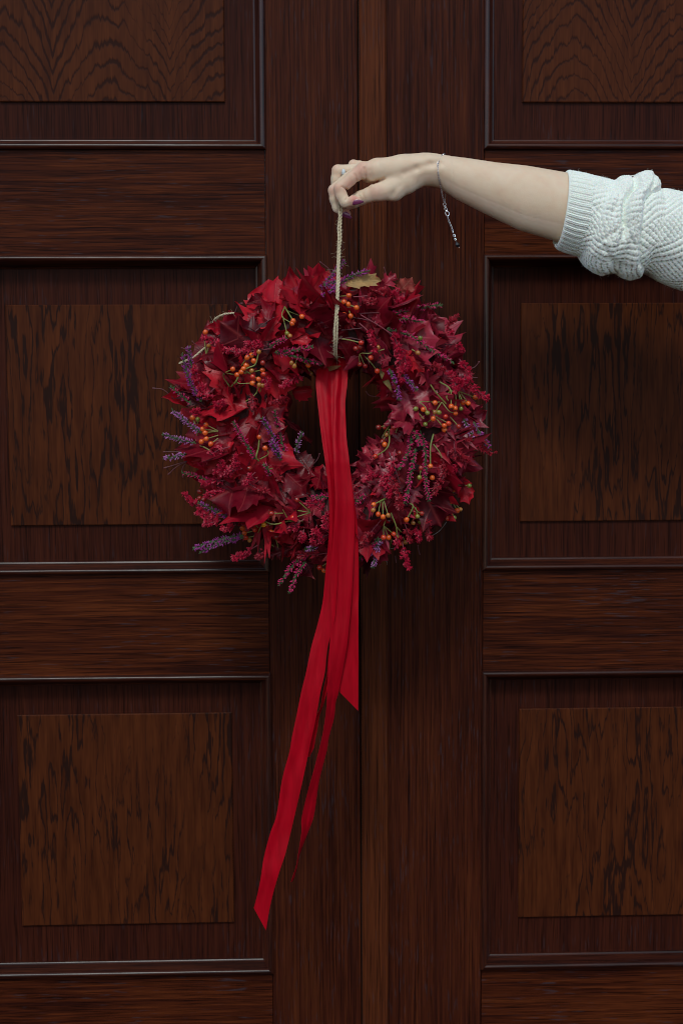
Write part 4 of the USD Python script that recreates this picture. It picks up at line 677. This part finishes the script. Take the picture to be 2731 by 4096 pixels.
for h in [('a', [(370, 960), (340, 820), (322, 695)], 'P'), ('a', [(430, 1165), (330, 990), (268, 755)], 'P'), ('a', [(340, 1180), (260, 1110), (168, 1028)], 'M', .9, .6), ('a', [(430, 1430), (330, 1350), (182, 1232)], 'V', .5), ('a', [(1000, 705), (1140, 628)], 'M'), ('a', [(1060, 745), (1210, 735), (1362, 700)], 'M'), ('a', [(1040, 750), (1230, 790), (1432, 852)], 'M', .6),
    ('c', [(385, 258), (250, 225), (108, 180)], 'V', .6), ('c', [(305, 345), (110, 380)], 'V', .5), ('c', [(545, 595), (420, 545), (265, 503)], 'M', .8, .8), ('c', [(700, 900), (540, 820), (405, 755)], 'P', .4, .8), ('c', [(885, 395), (790, 240), (688, 72)], 'M', .5), ('c', [(1090, 400), (1030, 210), (935, 48)], 'P'), ('c', [(1070, 360), (1010, 230)], 'P'), ('c', [(1125, 340), (1080, 170), (1040, -15)], 'M', .5), ('c', [(1220, 345), (1240, 250), (1272, 162)], 'V', .7, .8),
    ('c', [(780, 1030), (600, 1060), (362, 1137)], 'P', .4), ('c', [(775, 1050), (600, 1090), (415, 1168)], 'P', .5), ('c', [(1340, 1175), (1200, 1270), (1075, 1450)], 'M', .5), ('c', [(1300, 1250), (1230, 1350), (1163, 1505)], 'M', .5), ('c', [(1495, 700), (1350, 715)], 'M', .6), ('c', [(1390, 1128), (1295, 1142)], 'V', .4), ('c', [(1010, 530), (955, 430)], 'M', .9, .6),
    ('b', [(60, 330), (170, 200), (272, 82)], 'P'), ('b', [(70, 400), (150, 340), (215, 290)], 'P', .3, 1.4), ('b', [(40, 310), (130, 290), (190, 260)], 'P', .4, 1.3), ('b', [(190, 310), (320, 220), (468, 172)], 'P'), ('b', [(620, 545), (850, 490), (1082, 455)], 'M', .6), ('b', [(660, 585), (800, 575), (955, 612)], 'M', .8), ('b', [(620, 658), (830, 720), (1000, 840), (1182, 942)], 'M', .6), ('b', [(640, 985), (690, 1110), (728, 1255)], 'P'), ('b', [(700, 1000), (780, 1070), (872, 1175)], 'P', .6),
    ('d', [(1260, 50), (1310, 140), (1340, 225)], 'V', .6), ('d', [(1345, 75), (1410, 190), (1482, 292)], 'P'), ('d', [(840, 130), (800, 330), (722, 475)], 'M', .8), ('d', [(860, 300), (820, 520), (775, 755)], 'M', .8), ('d', [(900, 150), (940, 320), (945, 560), (975, 742)], 'M', .7), ('d', [(850, 150), (900, 280)], 'M', .8), ('d', [(345, 775), (435, 690)], 'M', .9, .7), ('d', [(540, 1060), (450, 1150), (390, 1232)], 'M', .6), ('d', [(545, 1040), (540, 1160), (503, 1298)], 'V', .8), ('d', [(580, 1060), (520, 1130), (470, 1200)], 'V', .8)]:
    heather(*h)

# crimson plumes of tiny pointed florets
M_PLUME = {'c': island('crimson_floret', [(0, (.48, .006, .040)), (.4, (.74, .014, .075)), (.8, (.86, .035, .12)), (1, (.90, .11, .22))], .5, .2), 'r': island('coral_floret', [(0, (.36, .012, .028)), (.5, (.62, .04, .07)), (1, (.74, .13, .15))], .5, .2)}
M_PSTEM = plain('crimson_stem', (.20, .03, .045), .55)
def plume(w_, pts, kind='c', width=1.0, start=.15, dense=1.0):
    c = along(w_, pts, .012, .025, 36); L = np.linalg.norm(np.diff(c, axis=0), axis=1).sum(); t, n, b = frames(c); mb = MB().add(*tube(c, np.linspace(.0009, .0004, 36), 5)); pos, dirs, ln = [], [], []
    for _ in range(int(dense * L / .00135) + 5):
        s = RNG.uniform(start, 1) * 35; k = int(min(s, 34)); p = c[k] + (c[k + 1] - c[k]) * (s - k); a = RNG.uniform(0, 2 * np.pi); o = np.cos(a) * n[k] + np.sin(a) * b[k]
        d = unit(o + t[k] * RNG.uniform(.5, 1.3)); bl = RNG.uniform(.003, .0085) * width * (1.15 - .75 * (s / 35)); e = p + d * bl
        mb.add(*tube(np.array([p, (p + e) / 2 + t[k] * .0006, e]), np.array([.0003, .00028, .0002]), 3))
        for f in (.55, 1.0):
            for __ in range(6 if f == 1 else 4): pos.append(p + d * bl * f); dirs.append(unit(d * .8 + t[k] * .35 + RNG.normal(0, .75, 3))); ln.append(RNG.uniform(.0026, .0050))
    sp_ = obj('plume', mb.mesh(), M_PSTEM, wr, smooth=True)
    v, f = spindles(np.array(pos), np.array(dirs), np.array(ln), np.array(ln) * .17, 3)
    obj('florets', (v, f), M_PLUME[kind], sp_, kind='stuff')
for p in [('a', [(730, 770), (600, 690), (440, 622)]), ('a', [(1010, 720), (820, 740), (605, 745)], 'c', 1.3), ('a', [(980, 700), (900, 690), (820, 678)], 'c', 1.2), ('a', [(480, 1160), (410, 1010), (370, 890)], 'c', 1.2), ('a', [(540, 1050), (470, 1110), (420, 1100)], 'c'), ('a', [(540, 1270), (560, 1190), (625, 1165)], 'c'), ('a', [(1290, 950), (1200, 970), (1110, 1030)], 'c', 1.1), ('a', [(1165, 1135), (1020, 1175)], 'r', .8), ('a', [(860, 1100), (870, 1205)], 'r', .8), ('a', [(960, 960), (990, 1040)], 'c', .9), ('a', [(350, 1270), (400, 1230)], 'c', .8),
    ('c', [(670, 285), (540, 330), (425, 435)], 'c'), ('c', [(770, 470), (640, 490), (540, 500)], 'c', 1.2), ('c', [(610, 540), (590, 410)], 'c'), ('c', [(720, 480), (715, 370)], 'c', .8), ('c', [(650, 560), (540, 580), (440, 590)], 'c', 1.1), ('c', [(700, 680), (590, 675), (470, 690)], 'c', 1.3), ('c', [(500, 840), (380, 770), (288, 688)], 'c', 1.1), ('c', [(640, 880), (500, 870), (395, 838)], 'c'), ('c', [(590, 900), (455, 930)], 'c', .9), ('c', [(720, 940), (600, 968)], 'c', .9), ('c', [(900, 1110), (800, 1170), (700, 1215)], 'c', 1.1), ('c', [(1010, 1130), (895, 1215)], 'r', .9), ('c', [(1500, 830), (1420, 780), (1325, 750)], 'c', 1.3), ('c', [(1450, 820), (1500, 880), (1555, 965)], 'r', 1.2), ('c', [(1290, 890), (1210, 940), (1100, 1010)], 'c', 1.2), ('c', [(1490, 1020), (1350, 1110)], 'c', 1.2), ('c', [(1490, 1175), (1350, 1190), (1205, 1190)], 'r', 1.1), ('c', [(1395, 940), (1365, 1065)], 'c', 1.1), ('c', [(1480, 780), (1460, 960)], 'c', 1.1), ('c', [(800, 570), (900, 640), (1000, 660)], 'r', .7, .3, .7), ('c', [(880, 500), (800, 590)], 'c', .9), ('c', [(1290, 960), (1270, 1070)], 'c', 1.0),
    ('b', [(560, 440), (430, 420)], 'r', .8), ('b', [(610, 385), (720, 338)], 'c', .8), ('b', [(400, 540), (600, 660), (690, 740), (720, 900), (742, 1085)], 'c', 1.2, .42), ('b', [(390, 610), (480, 700), (522, 835)], 'c', .9, .3), ('b', [(1105, 630), (1215, 550)], 'r', .7), ('b', [(1120, 640), (1160, 690)], 'c', .8), ('b', [(930, 950), (1090, 1000)], 'r', 1.0, .2), ('b', [(1130, 1040), (1290, 1120), (1455, 1235)], 'c', 1.4), ('b', [(1170, 1140), (1330, 1060)], 'c', 1.1), ('b', [(1225, 910), (1305, 1000)], 'c', .8), ('b', [(700, 760), (760, 860), (790, 1000)], 'c', 1.2), ('b', [(1060, 960), (1170, 1060), (1200, 1180)], 'c', 1.1), ('b', [(340, 390), (450, 380), (600, 330)], 'r', .6, .4, .6), ('b', [(680, 460), (740, 400)], 'c', .7), ('b', [(1190, 780), (1250, 830)], 'c', .7),
    ('d', [(1200, 205), (1350, 260), (1505, 338)], 'r', 1.2), ('d', [(1180, 240), (1200, 340), (1295, 400)], 'r', 1.1), ('d', [(1135, 320), (1110, 450), (1085, 565)], 'r', 1.1), ('d', [(1110, 500), (1050, 600), (1005, 690)], 'r', 1.0), ('d', [(690, 310), (650, 470), (570, 600)], 'c', .9, .3), ('d', [(600, 420), (680, 600), (742, 790)], 'r', 1.2, .35), ('d', [(560, 440), (600, 560), (640, 700)], 'c', 1.1, .3), ('d', [(540, 490), (430, 570)], 'c', .8), ('d', [(770, 930), (805, 1070)], 'r', 1.0), ('d', [(860, 930), (893, 1085)], 'c', .9), ('d', [(935, 840), (980, 1065)], 'r', .8), ('d', [(720, 1000), (700, 1120)], 'c', .9), ('d', [(750, 1080), (798, 1290)], 'c', 1.1), ('d', [(570, 900), (480, 1010), (385, 1135)], 'r', .8, .2, .7), ('d', [(1210, 440), (1150, 500)], 'c', 1.0), ('d', [(700, 700), (740, 800)], 'r', 1.0)]:
    plume(*p)
# thin binding wire ends
M_WIRE = plain('steel_wire', (.45, .46, .48), .35, metallic=.9)
for w_, *pp in (('d', (990, 1035), (1060, 990), (1120, 915)), ('d', (600, 1150), (690, 1130), (710, 1090)), ('d', (595, 1215), (610, 1220), (625, 1275))):
    obj('binding_wire', tube(spline([px(*q(w_, *p), YW - .02) for p in pp], 16), .00022, 4), M_WIRE, wr, smooth=True)

# ------------------------------------------------------------------ red ribbon tails
M_RIBBON = mat('red_taffeta', {'g': ('geometry', {}), 'mp': ('mapping', {'scale': (1, 1, .12)}), 'n': ('noise_texture', {'scale': 160.0, 'detail': 2.0}), 'n2': ('noise_texture', {'scale': 2200.0}), 'r': ('rgb_ramp', {'ramp': [(.3, (.34, .0007, .0085)), (.7, (.44, .0011, .0115))]}), 'bu': ('bump', {'strength': .3, 'distance': .0004}),
    't': ('translucent_bsdf', {}), 'm': ('mix_closure', {'fac': .14}), 'p': ('principled_bsdf', {'roughness': .5, 'specular_ior_level': .12})},
    [('g.position', 'mp.vector'), ('mp.vector', 'n.vector'), ('g.position', 'n2.vector'), ('n.fac', 'r.fac'), ('r.color', 'p.base_color'), ('r.color', 't.color'), ('n.fac', 'bu.height'), ('bu.normal', 'p.normal'), ('p.BSDF', 'm.closure1'), ('t.BSDF', 'm.closure2')], 'm.closure')
rb = thing('ribbon', 'long bright red ribbon tied in the hole, its tails hanging below the wreath', 'ribbon', px(1063, 3724, 1.87 + GAP))
def depth_at(y): return np.interp(y, [1420, 1500, 1650, 1850, 2000, 2200, 2400, 3700], [1.935, 1.925, 1.905, 1.883, 1.880, 1.882, 1.884, 1.890]) + GAP
def strip(rows, off, pleats, label=None, rows_n=220, nc=17, end=None):
    """rows: (photo y of the left edge, left x, right x, depth of the left edge, of the right edge in mm, y shift of the right edge)."""
    R = np.array([r if len(r) == 6 else (*r, 0) for r in rows], float); y = spline(R, rows_n)
    S = np.linspace(0, 1, nc); V = []
    for k, (yy, xl, xr, dl, dr, ds) in enumerate(y):
        xs = xl + (xr - xl) * S; ys = yy + ds * S; Y = depth_at(yy) + off + (dl + (dr - dl) * S) * 1e-3
        for amp, fr_, phs, drift in pleats: Y = Y + amp * 1e-3 * np.interp(yy, [1450, 1700, 2300, 2700], [1.2, 1.0, .9, .3]) * np.sin(2 * np.pi * (S * fr_ + phs + drift * (yy - 1400) / 1000)) * min(1, (xr - xl) / 50)
        nz = lambda fx, fy, sd: meshkit.noise(np.stack([S * fx + sd, np.full_like(S, yy / fy), np.full_like(S, off * 900 + 40)], -1), sd) - .5
        Y = Y + .0062 * nz(1.7, 230, 3) + .0016 * nz(3.5, 70, 5); xs = xs + 2.4 * nz(.4, 55, 9)
        V.append(px(xs, ys, Y))
    V = np.array(V); n = rows_n * nc
    du, dv = np.gradient(V, axis=0), np.gradient(V, axis=1); nn = np.cross(du, dv); nn /= np.maximum(np.linalg.norm(nn, axis=-1, keepdims=True), 1e-9)
    V2 = V - nn * .00035; f = grid_faces(rows_n, nc)
    ring = np.r_[np.arange(nc), np.arange(1, rows_n) * nc + nc - 1, (rows_n - 1) * nc + np.arange(nc - 2, -1, -1), np.arange(rows_n - 2, 0, -1) * nc]; rn = np.roll(ring, -1)
    F4 = np.vstack([f, f[:, ::-1] + n, np.stack([ring, ring + n, rn + n, rn], 1)])
    obj('ribbon_tail', (np.vstack([V.reshape(-1, 3), V2.reshape(-1, 3)]), F4), M_RIBBON, rb, smooth=45, label=label)
strip([(1425, 1302, 1345, 6, 8), (1460, 1272, 1345, 2, 4), (1526, 1263, 1343, 0, 2), (1622, 1271, 1341, 0, 1), (1746, 1286, 1342, 0, 1), (1889, 1306, 1348, -1, 2), (1985, 1314, 1352, -2, 3), (2080, 1317, 1356, -2, 4), (2180, 1312, 1354, 4, -2), (2272, 1303, 1352, 8, -3), (2396, 1292, 1345, 9, -3), (2491, 1271, 1335, 8, -3), (2587, 1245.5, 1311, 5, 0), (2683, 1225, 1300, 3, 0), (2772, 1204, 1281, 2, 0), (2874, 1183, 1263, 1, 1), (2950, 1167, 1247, 0, 1), (3008, 1157, 1234, 0, 1), (3117, 1129, 1212, 1, -1), (3261, 1106, 1179, 0, 0), (3334, 1081, 1162, 0, 1), (3424, 1056, 1139, 2, -2), (3496, 1045, 1115, 0, -2), (3569, 1032, 1094, 0, 2), (3620, 1019, 1078, 0, 3, 18), (3634, 1015, 1064, 0, 3, 90)], -.0005, [(1.1, 1.3, .1, .35), (.5, 2.7, .3, -.5)], 'long left tail')
strip([(1425, 1346, 1388, 8, 10), (1460, 1346, 1391, 1, 3), (1526, 1341, 1389, 0, 5), (1622, 1338, 1381, 0, 5), (1746, 1334, 1386, -1, 5), (1889, 1336, 1402, -2, 5), (1985, 1340, 1412, -2, 4), (2080, 1338, 1418, -2, 4), (2180, 1330, 1416, -2, 4), (2300, 1321, 1411, -1, 3), (2396, 1323, 1406, -2, 3), (2491, 1325, 1397, -3, 3), (2587, 1318, 1387, -5, 3), (2683, 1312, 1370, -7, 4), (2772, 1309, 1354, -9, 5), (2810, 1308, 1343, -10, 6), (2874, 1301, 1335, -10, 6), (2950, 1289, 1316, -11, 6), (3008, 1275, 1306, -11, 6), (3117, 1246, 1278, -11, 6), (3261, 1209, 1256, -8, 5), (3334, 1207, 1231, -9, 6), (3424, 1193, 1198, -9, 7), (3470, 1184, 1188, -8, 7), (3510, 1171, 1178, -5, 5), (3530, 1165, 1168, -4, 4)], -.0030, [(1.2, 1.2, .5, .2), (.5, 2.3, .1, .6)], 'long middle tail turned edge on')
strip([(1640, 1350, 1378, 3, 4), (1746, 1352, 1384, 3, 4), (1889, 1362, 1402.5, 2, 4), (1985, 1372, 1413.5, 2, 4), (2080, 1380, 1426, 1, 3), (2176, 1382, 1433, 1, 2), (2272, 1384, 1434, 1, 1), (2396, 1384, 1434, 2, 0), (2491, 1382, 1434, 3, -1), (2587, 1372, 1433, 4, -1), (2683, 1360, 1433.5, 4, -1), (2740, 1358, 1433, 4, -1, 30), (2770, 1360, 1432, 4, -1, 74)], .0035, [(.9, 1.1, .2, .3)], 'short right tail cut on the slant')
strip([(2560, 1322, 1330, 1, 3), (2640, 1312, 1325, 0, 5), (2700, 1306, 1320, 0, 5), (2772, 1292, 1306, 0, 6), (2830, 1283, 1290, 0, 6), (2874, 1262, 1276, 2, 7), (2950, 1246, 1263, 2, 8), (2990, 1240, 1256, 2, 8), (3020, 1234, 1241, 2, 6), (3028, 1232, 1238, 2, 5)], .0045, [(.3, 1, .2, .3)], 'narrow folded tail behind the left one')

# ------------------------------------------------------------------ jute twine from the hand to the wreath
M_JUTE = mat('jute', {'g': ('geometry', {}), 'n': ('noise_texture', {'scale': 700.0, 'detail': 3.0}), 'r': ('rgb_ramp', {'ramp': [(.25, (.38, .30, .17)), (.55, (.58, .50, .34)), (.8, (.70, .63, .46))]}), 'bu': ('bump', {'strength': .7, 'distance': .0006}), 'p': ('principled_bsdf', {'roughness': .85, 'specular_ior_level': .2})},
    [('g.position', 'n.vector'), ('n.fac', 'r.fac'), ('r.color', 'p.base_color'), ('n.fac', 'bu.height'), ('bu.normal', 'p.normal')])
def twine_path(c, r, turns, parent, name, ph=0.0):
    """Two plies twisted round each other along the centre line c."""
    t, n, b = frames(c); s = np.r_[0, np.cumsum(np.linalg.norm(np.diff(c, axis=0), axis=1))]; mb = MB()
    for k in (0, 1):
        a = 2 * np.pi * s * turns + np.pi * k + ph
        mb.add(*tube(c + r * .55 * (np.cos(a)[:, None] * n + np.sin(a)[:, None] * b), r * (.78 + .16 * (meshkit.noise(np.stack([s * 260, s * 0 + k * 5.3 + ph, s * 0], 1), 8) - .5)), 7))
    return obj(name, mb.mesh(), M_JUTE, parent, smooth=True)
def fibres(c, cnt, parent, rmax=.004):
    out = []
    for _ in range(cnt):
        k = RNG.integers(1, len(c) - 1); d = unit(RNG.normal(0, 1, 3)); e = RNG.normal(0, .7, 3); L = RNG.uniform(.3, 1) * rmax * (3.0 if RNG.random() < .05 else 1); tt = np.linspace(0, 1, 6)[:, None]
        out.append(c[k] + d * .0012 + (d * tt + e * tt**2) * L)
    curves('fibres', out, M_JUTE, parent, .00015)
tw = thing('jute_twine', 'doubled natural jute twine running from the fingers down over the top of the wreath', 'twine', px(1341, 1423, 1.93 + GAP))
TP = [(1363, 800, 1.9195), (1362, 835, 1.9185), (1359, 900, 1.915), (1355.5, 1000, 1.908), (1353, 1085, 1.899), (1351, 1170, 1.889), (1346.5, 1250, 1.882), (1342, 1340, 1.884), (1340, 1390, 1.896), (1341, 1425, 1.918), (1343, 1432, 1.935)]
for side_ in (-1, 1):
    pts = [px(x + side_ * np.interp(y, [800, 850, 1000, 1170, 1260, 1340, 1430], [4.2, 4.8, 3.4, 2.6, 3.4, 5.2, 4.6]), y, Y + GAP + side_ * .0004) for x, y, Y in TP]
    c = spline(pts, 300); c = c + np.stack([meshkit.noise(np.stack([c[:, 2] * 70, c[:, 2] * 0 + k * 9.7 + side_, c[:, 2] * 0], 1), 4) - .5 for k in range(3)], 1) * .0012; twine_path(c, .00128, 105, tw, 'strand', side_ * .8)
fibres(spline([px(x, y, Y + GAP) for x, y, Y in TP], 200), 420, tw)
t2 = thing('jute_twine', 'frayed loose end of twine poking out at the upper left of the wreath', 'twine', px(*q('a', 245, 840), 1.945 + GAP))
c = spline([px(*q('a', x, y), Y + GAP) for x, y, Y in ((700, 420, 1.920), (620, 430, 1.925), (545, 470, 1.945), (518, 540, 1.965), (505, 620, 1.965), (480, 690, 1.955), (430, 735, 1.938), (370, 785, 1.932), (300, 818, 1.935), (243, 842, 1.938))], 160)
twine_path(c, .0011, 120, t2, 'strand'); fibres(c, 110, t2)

# ------------------------------------------------------------------ bracelet and finger ring
M_SILVER = plain('silver', (.82, .83, .85), .16, metallic=1.0)
M_STONE = plain('black_bead', (.006, .008, .009), .08, coat_weight=.6)
def bp(x, y, dy): return px(1720 + x / 5.74, 600 + y / 5.74, YH + dy * 1e-3)
br = thing('bracelet', 'fine silver chain bracelet hanging round the wrist, with a black drop bead', 'bracelet', bp(630, 2240, 8))
def arm_front(x, y, gap=.0013):
    """Depth of the arm's near surface behind that pixel, in mm from YH."""
    w = px(x, y, YH); cy, cz, a, b = arm_axis(w[0]); k = 1 - ((w[2] - cz) / a)**2
    return (cy - YH - b * math.sqrt(max(k, 0.0)) - gap) * 1e3
front = []
for x, y in ((300, 92), (270, 125), (205, 210), (180, 290), (170, 400), (180, 520), (205, 670), (230, 790)):
    front.append(bp(x, y, arm_front(1720 + x / 5.74, 600 + y / 5.74)))
d0 = arm_front(1720 + 230 / 5.74, 600 + 790 / 5.74)
front += [bp(260, 940, d0 + 6), bp(290, 1080, d0 + 12), bp(320, 1190, d0 + 16)]
hang = d0 + 17
back = [bp(345, 1205, hang + 2), bp(350, 1100, hang + 9), bp(352, 985, hang + 15), bp(352, 800, hang + 26), bp(350, 500, 42), bp(345, 250, 38), bp(335, 110, 22), bp(318, 88, 12), bp(300, 92, arm_front(1720 + 300 / 5.74, 600 + 92 / 5.74))]
def ring_mesh(c, u, v, ru, rv, wire, n=14, s=5):
    a = np.linspace(0, 2 * np.pi, n + 1); return tube(c + np.cos(a)[:, None] * u * ru + np.sin(a)[:, None] * v * rv, wire, s)
def chain_links(pts, name):
    L = np.linalg.norm(np.diff(spline(pts, 200), axis=0), axis=1).sum(); n = max(4, int(L / .00165)); c = spline(pts, n); t, nn, bb = frames(c); mb = MB()
    for k in range(n):
        long_ = 1.9 if k % 5 == 0 else 1.1; a = (k % 2) * 1.0 + .5; v = math.cos(a) * nn[k] + math.sin(a) * bb[k]
        mb.add(*ring_mesh(c[k], t[k], v, .0011 * long_ * .85, .00105, .00038, 9, 4))
    obj(name, mb.mesh(), M_SILVER, br, smooth=True)
chain_links(front, 'chain'); chain_links(back, 'chain')
ex, ez = unit(bp(100, 0, 0) - bp(0, 0, 0)), unit(bp(0, -100, 0) - bp(0, 0, 0)); BM = YH / F / 5.74
for x, y, r in ((330, 1240, 32), (358, 1350, 30), (550, 1960, 30), (345, 1298, 17), (575, 2045, 22)):
    obj('jump_ring', ring_mesh(bp(x, y, hang), ex, ez, r * BM, r * BM, .0005, 18, 6), M_SILVER, br, smooth=True)
cl = MB().add(*ring_mesh(bp(392, 1455, hang), unit(ex + .25 * ez), unit(ez - .25 * ex), 40 * BM, 58 * BM, .00075, 20, 6)); cl.add(*tube(spline([bp(362, 1385, hang), bp(378, 1400, hang), bp(415, 1420, hang), bp(448, 1430, hang)], 8), .0006, 6))
obj('lobster_clasp', cl.mesh(), M_SILVER, br, smooth=True)
chain_links([bp(405, 1535, hang), bp(430, 1640, hang), bp(480, 1750, hang), bp(520, 1880, hang)], 'extender_chain')
bd = unit(bp(655, 2225, hang) - bp(590, 2085, hang)); tt = np.linspace(0, 1, 12); prof = np.sin(np.pi * tt**1.45)**.8 * 54 * BM + 1e-5
obj('drop_bead', tube(bp(588, 2080, hang) + bd * (tt * 158 * BM)[:, None], prof, 9), M_STONE, br)
obj('bead_cap', trimesh.Trimesh(ICO.vertices * 14 * BM + bp(661, 2230, hang), ICO.faces, process=False), M_SILVER, br, smooth=True)
fr = thing('finger_ring', 'small silver ring with a pale stone on the ring finger', 'ring', hp(360, 480, 14))
ca = hp(372, 492, 20); ua = unit(hp(405, 420, 20) - ca); ya = np.array([0, -1.0, 0]); axn = unit(hp(560, 420, 22) - hp(265, 430, 22))
va = unit(np.cross(axn, ua)); a = np.linspace(0, 2 * np.pi, 41)
obj('band', tube(ca + np.cos(a)[:, None] * ua * 84 * HM + np.sin(a)[:, None] * va * 150 * HM + axn * (np.sin(a * 2)[:, None] * .0006), .0013, 7), M_SILVER, fr, smooth=True)
sc = ca + ua * 20 * HM + TOWARD * 150 * HM
obj('stone', trimesh.Trimesh(ICO.vertices * np.array([.0026, .0020, .0042]) + sc, ICO.faces, process=False), plain('pale_stone', (.55, .62, .65), .08, coat_weight=.5), fr, smooth=True)
print('leaves', nleaf)
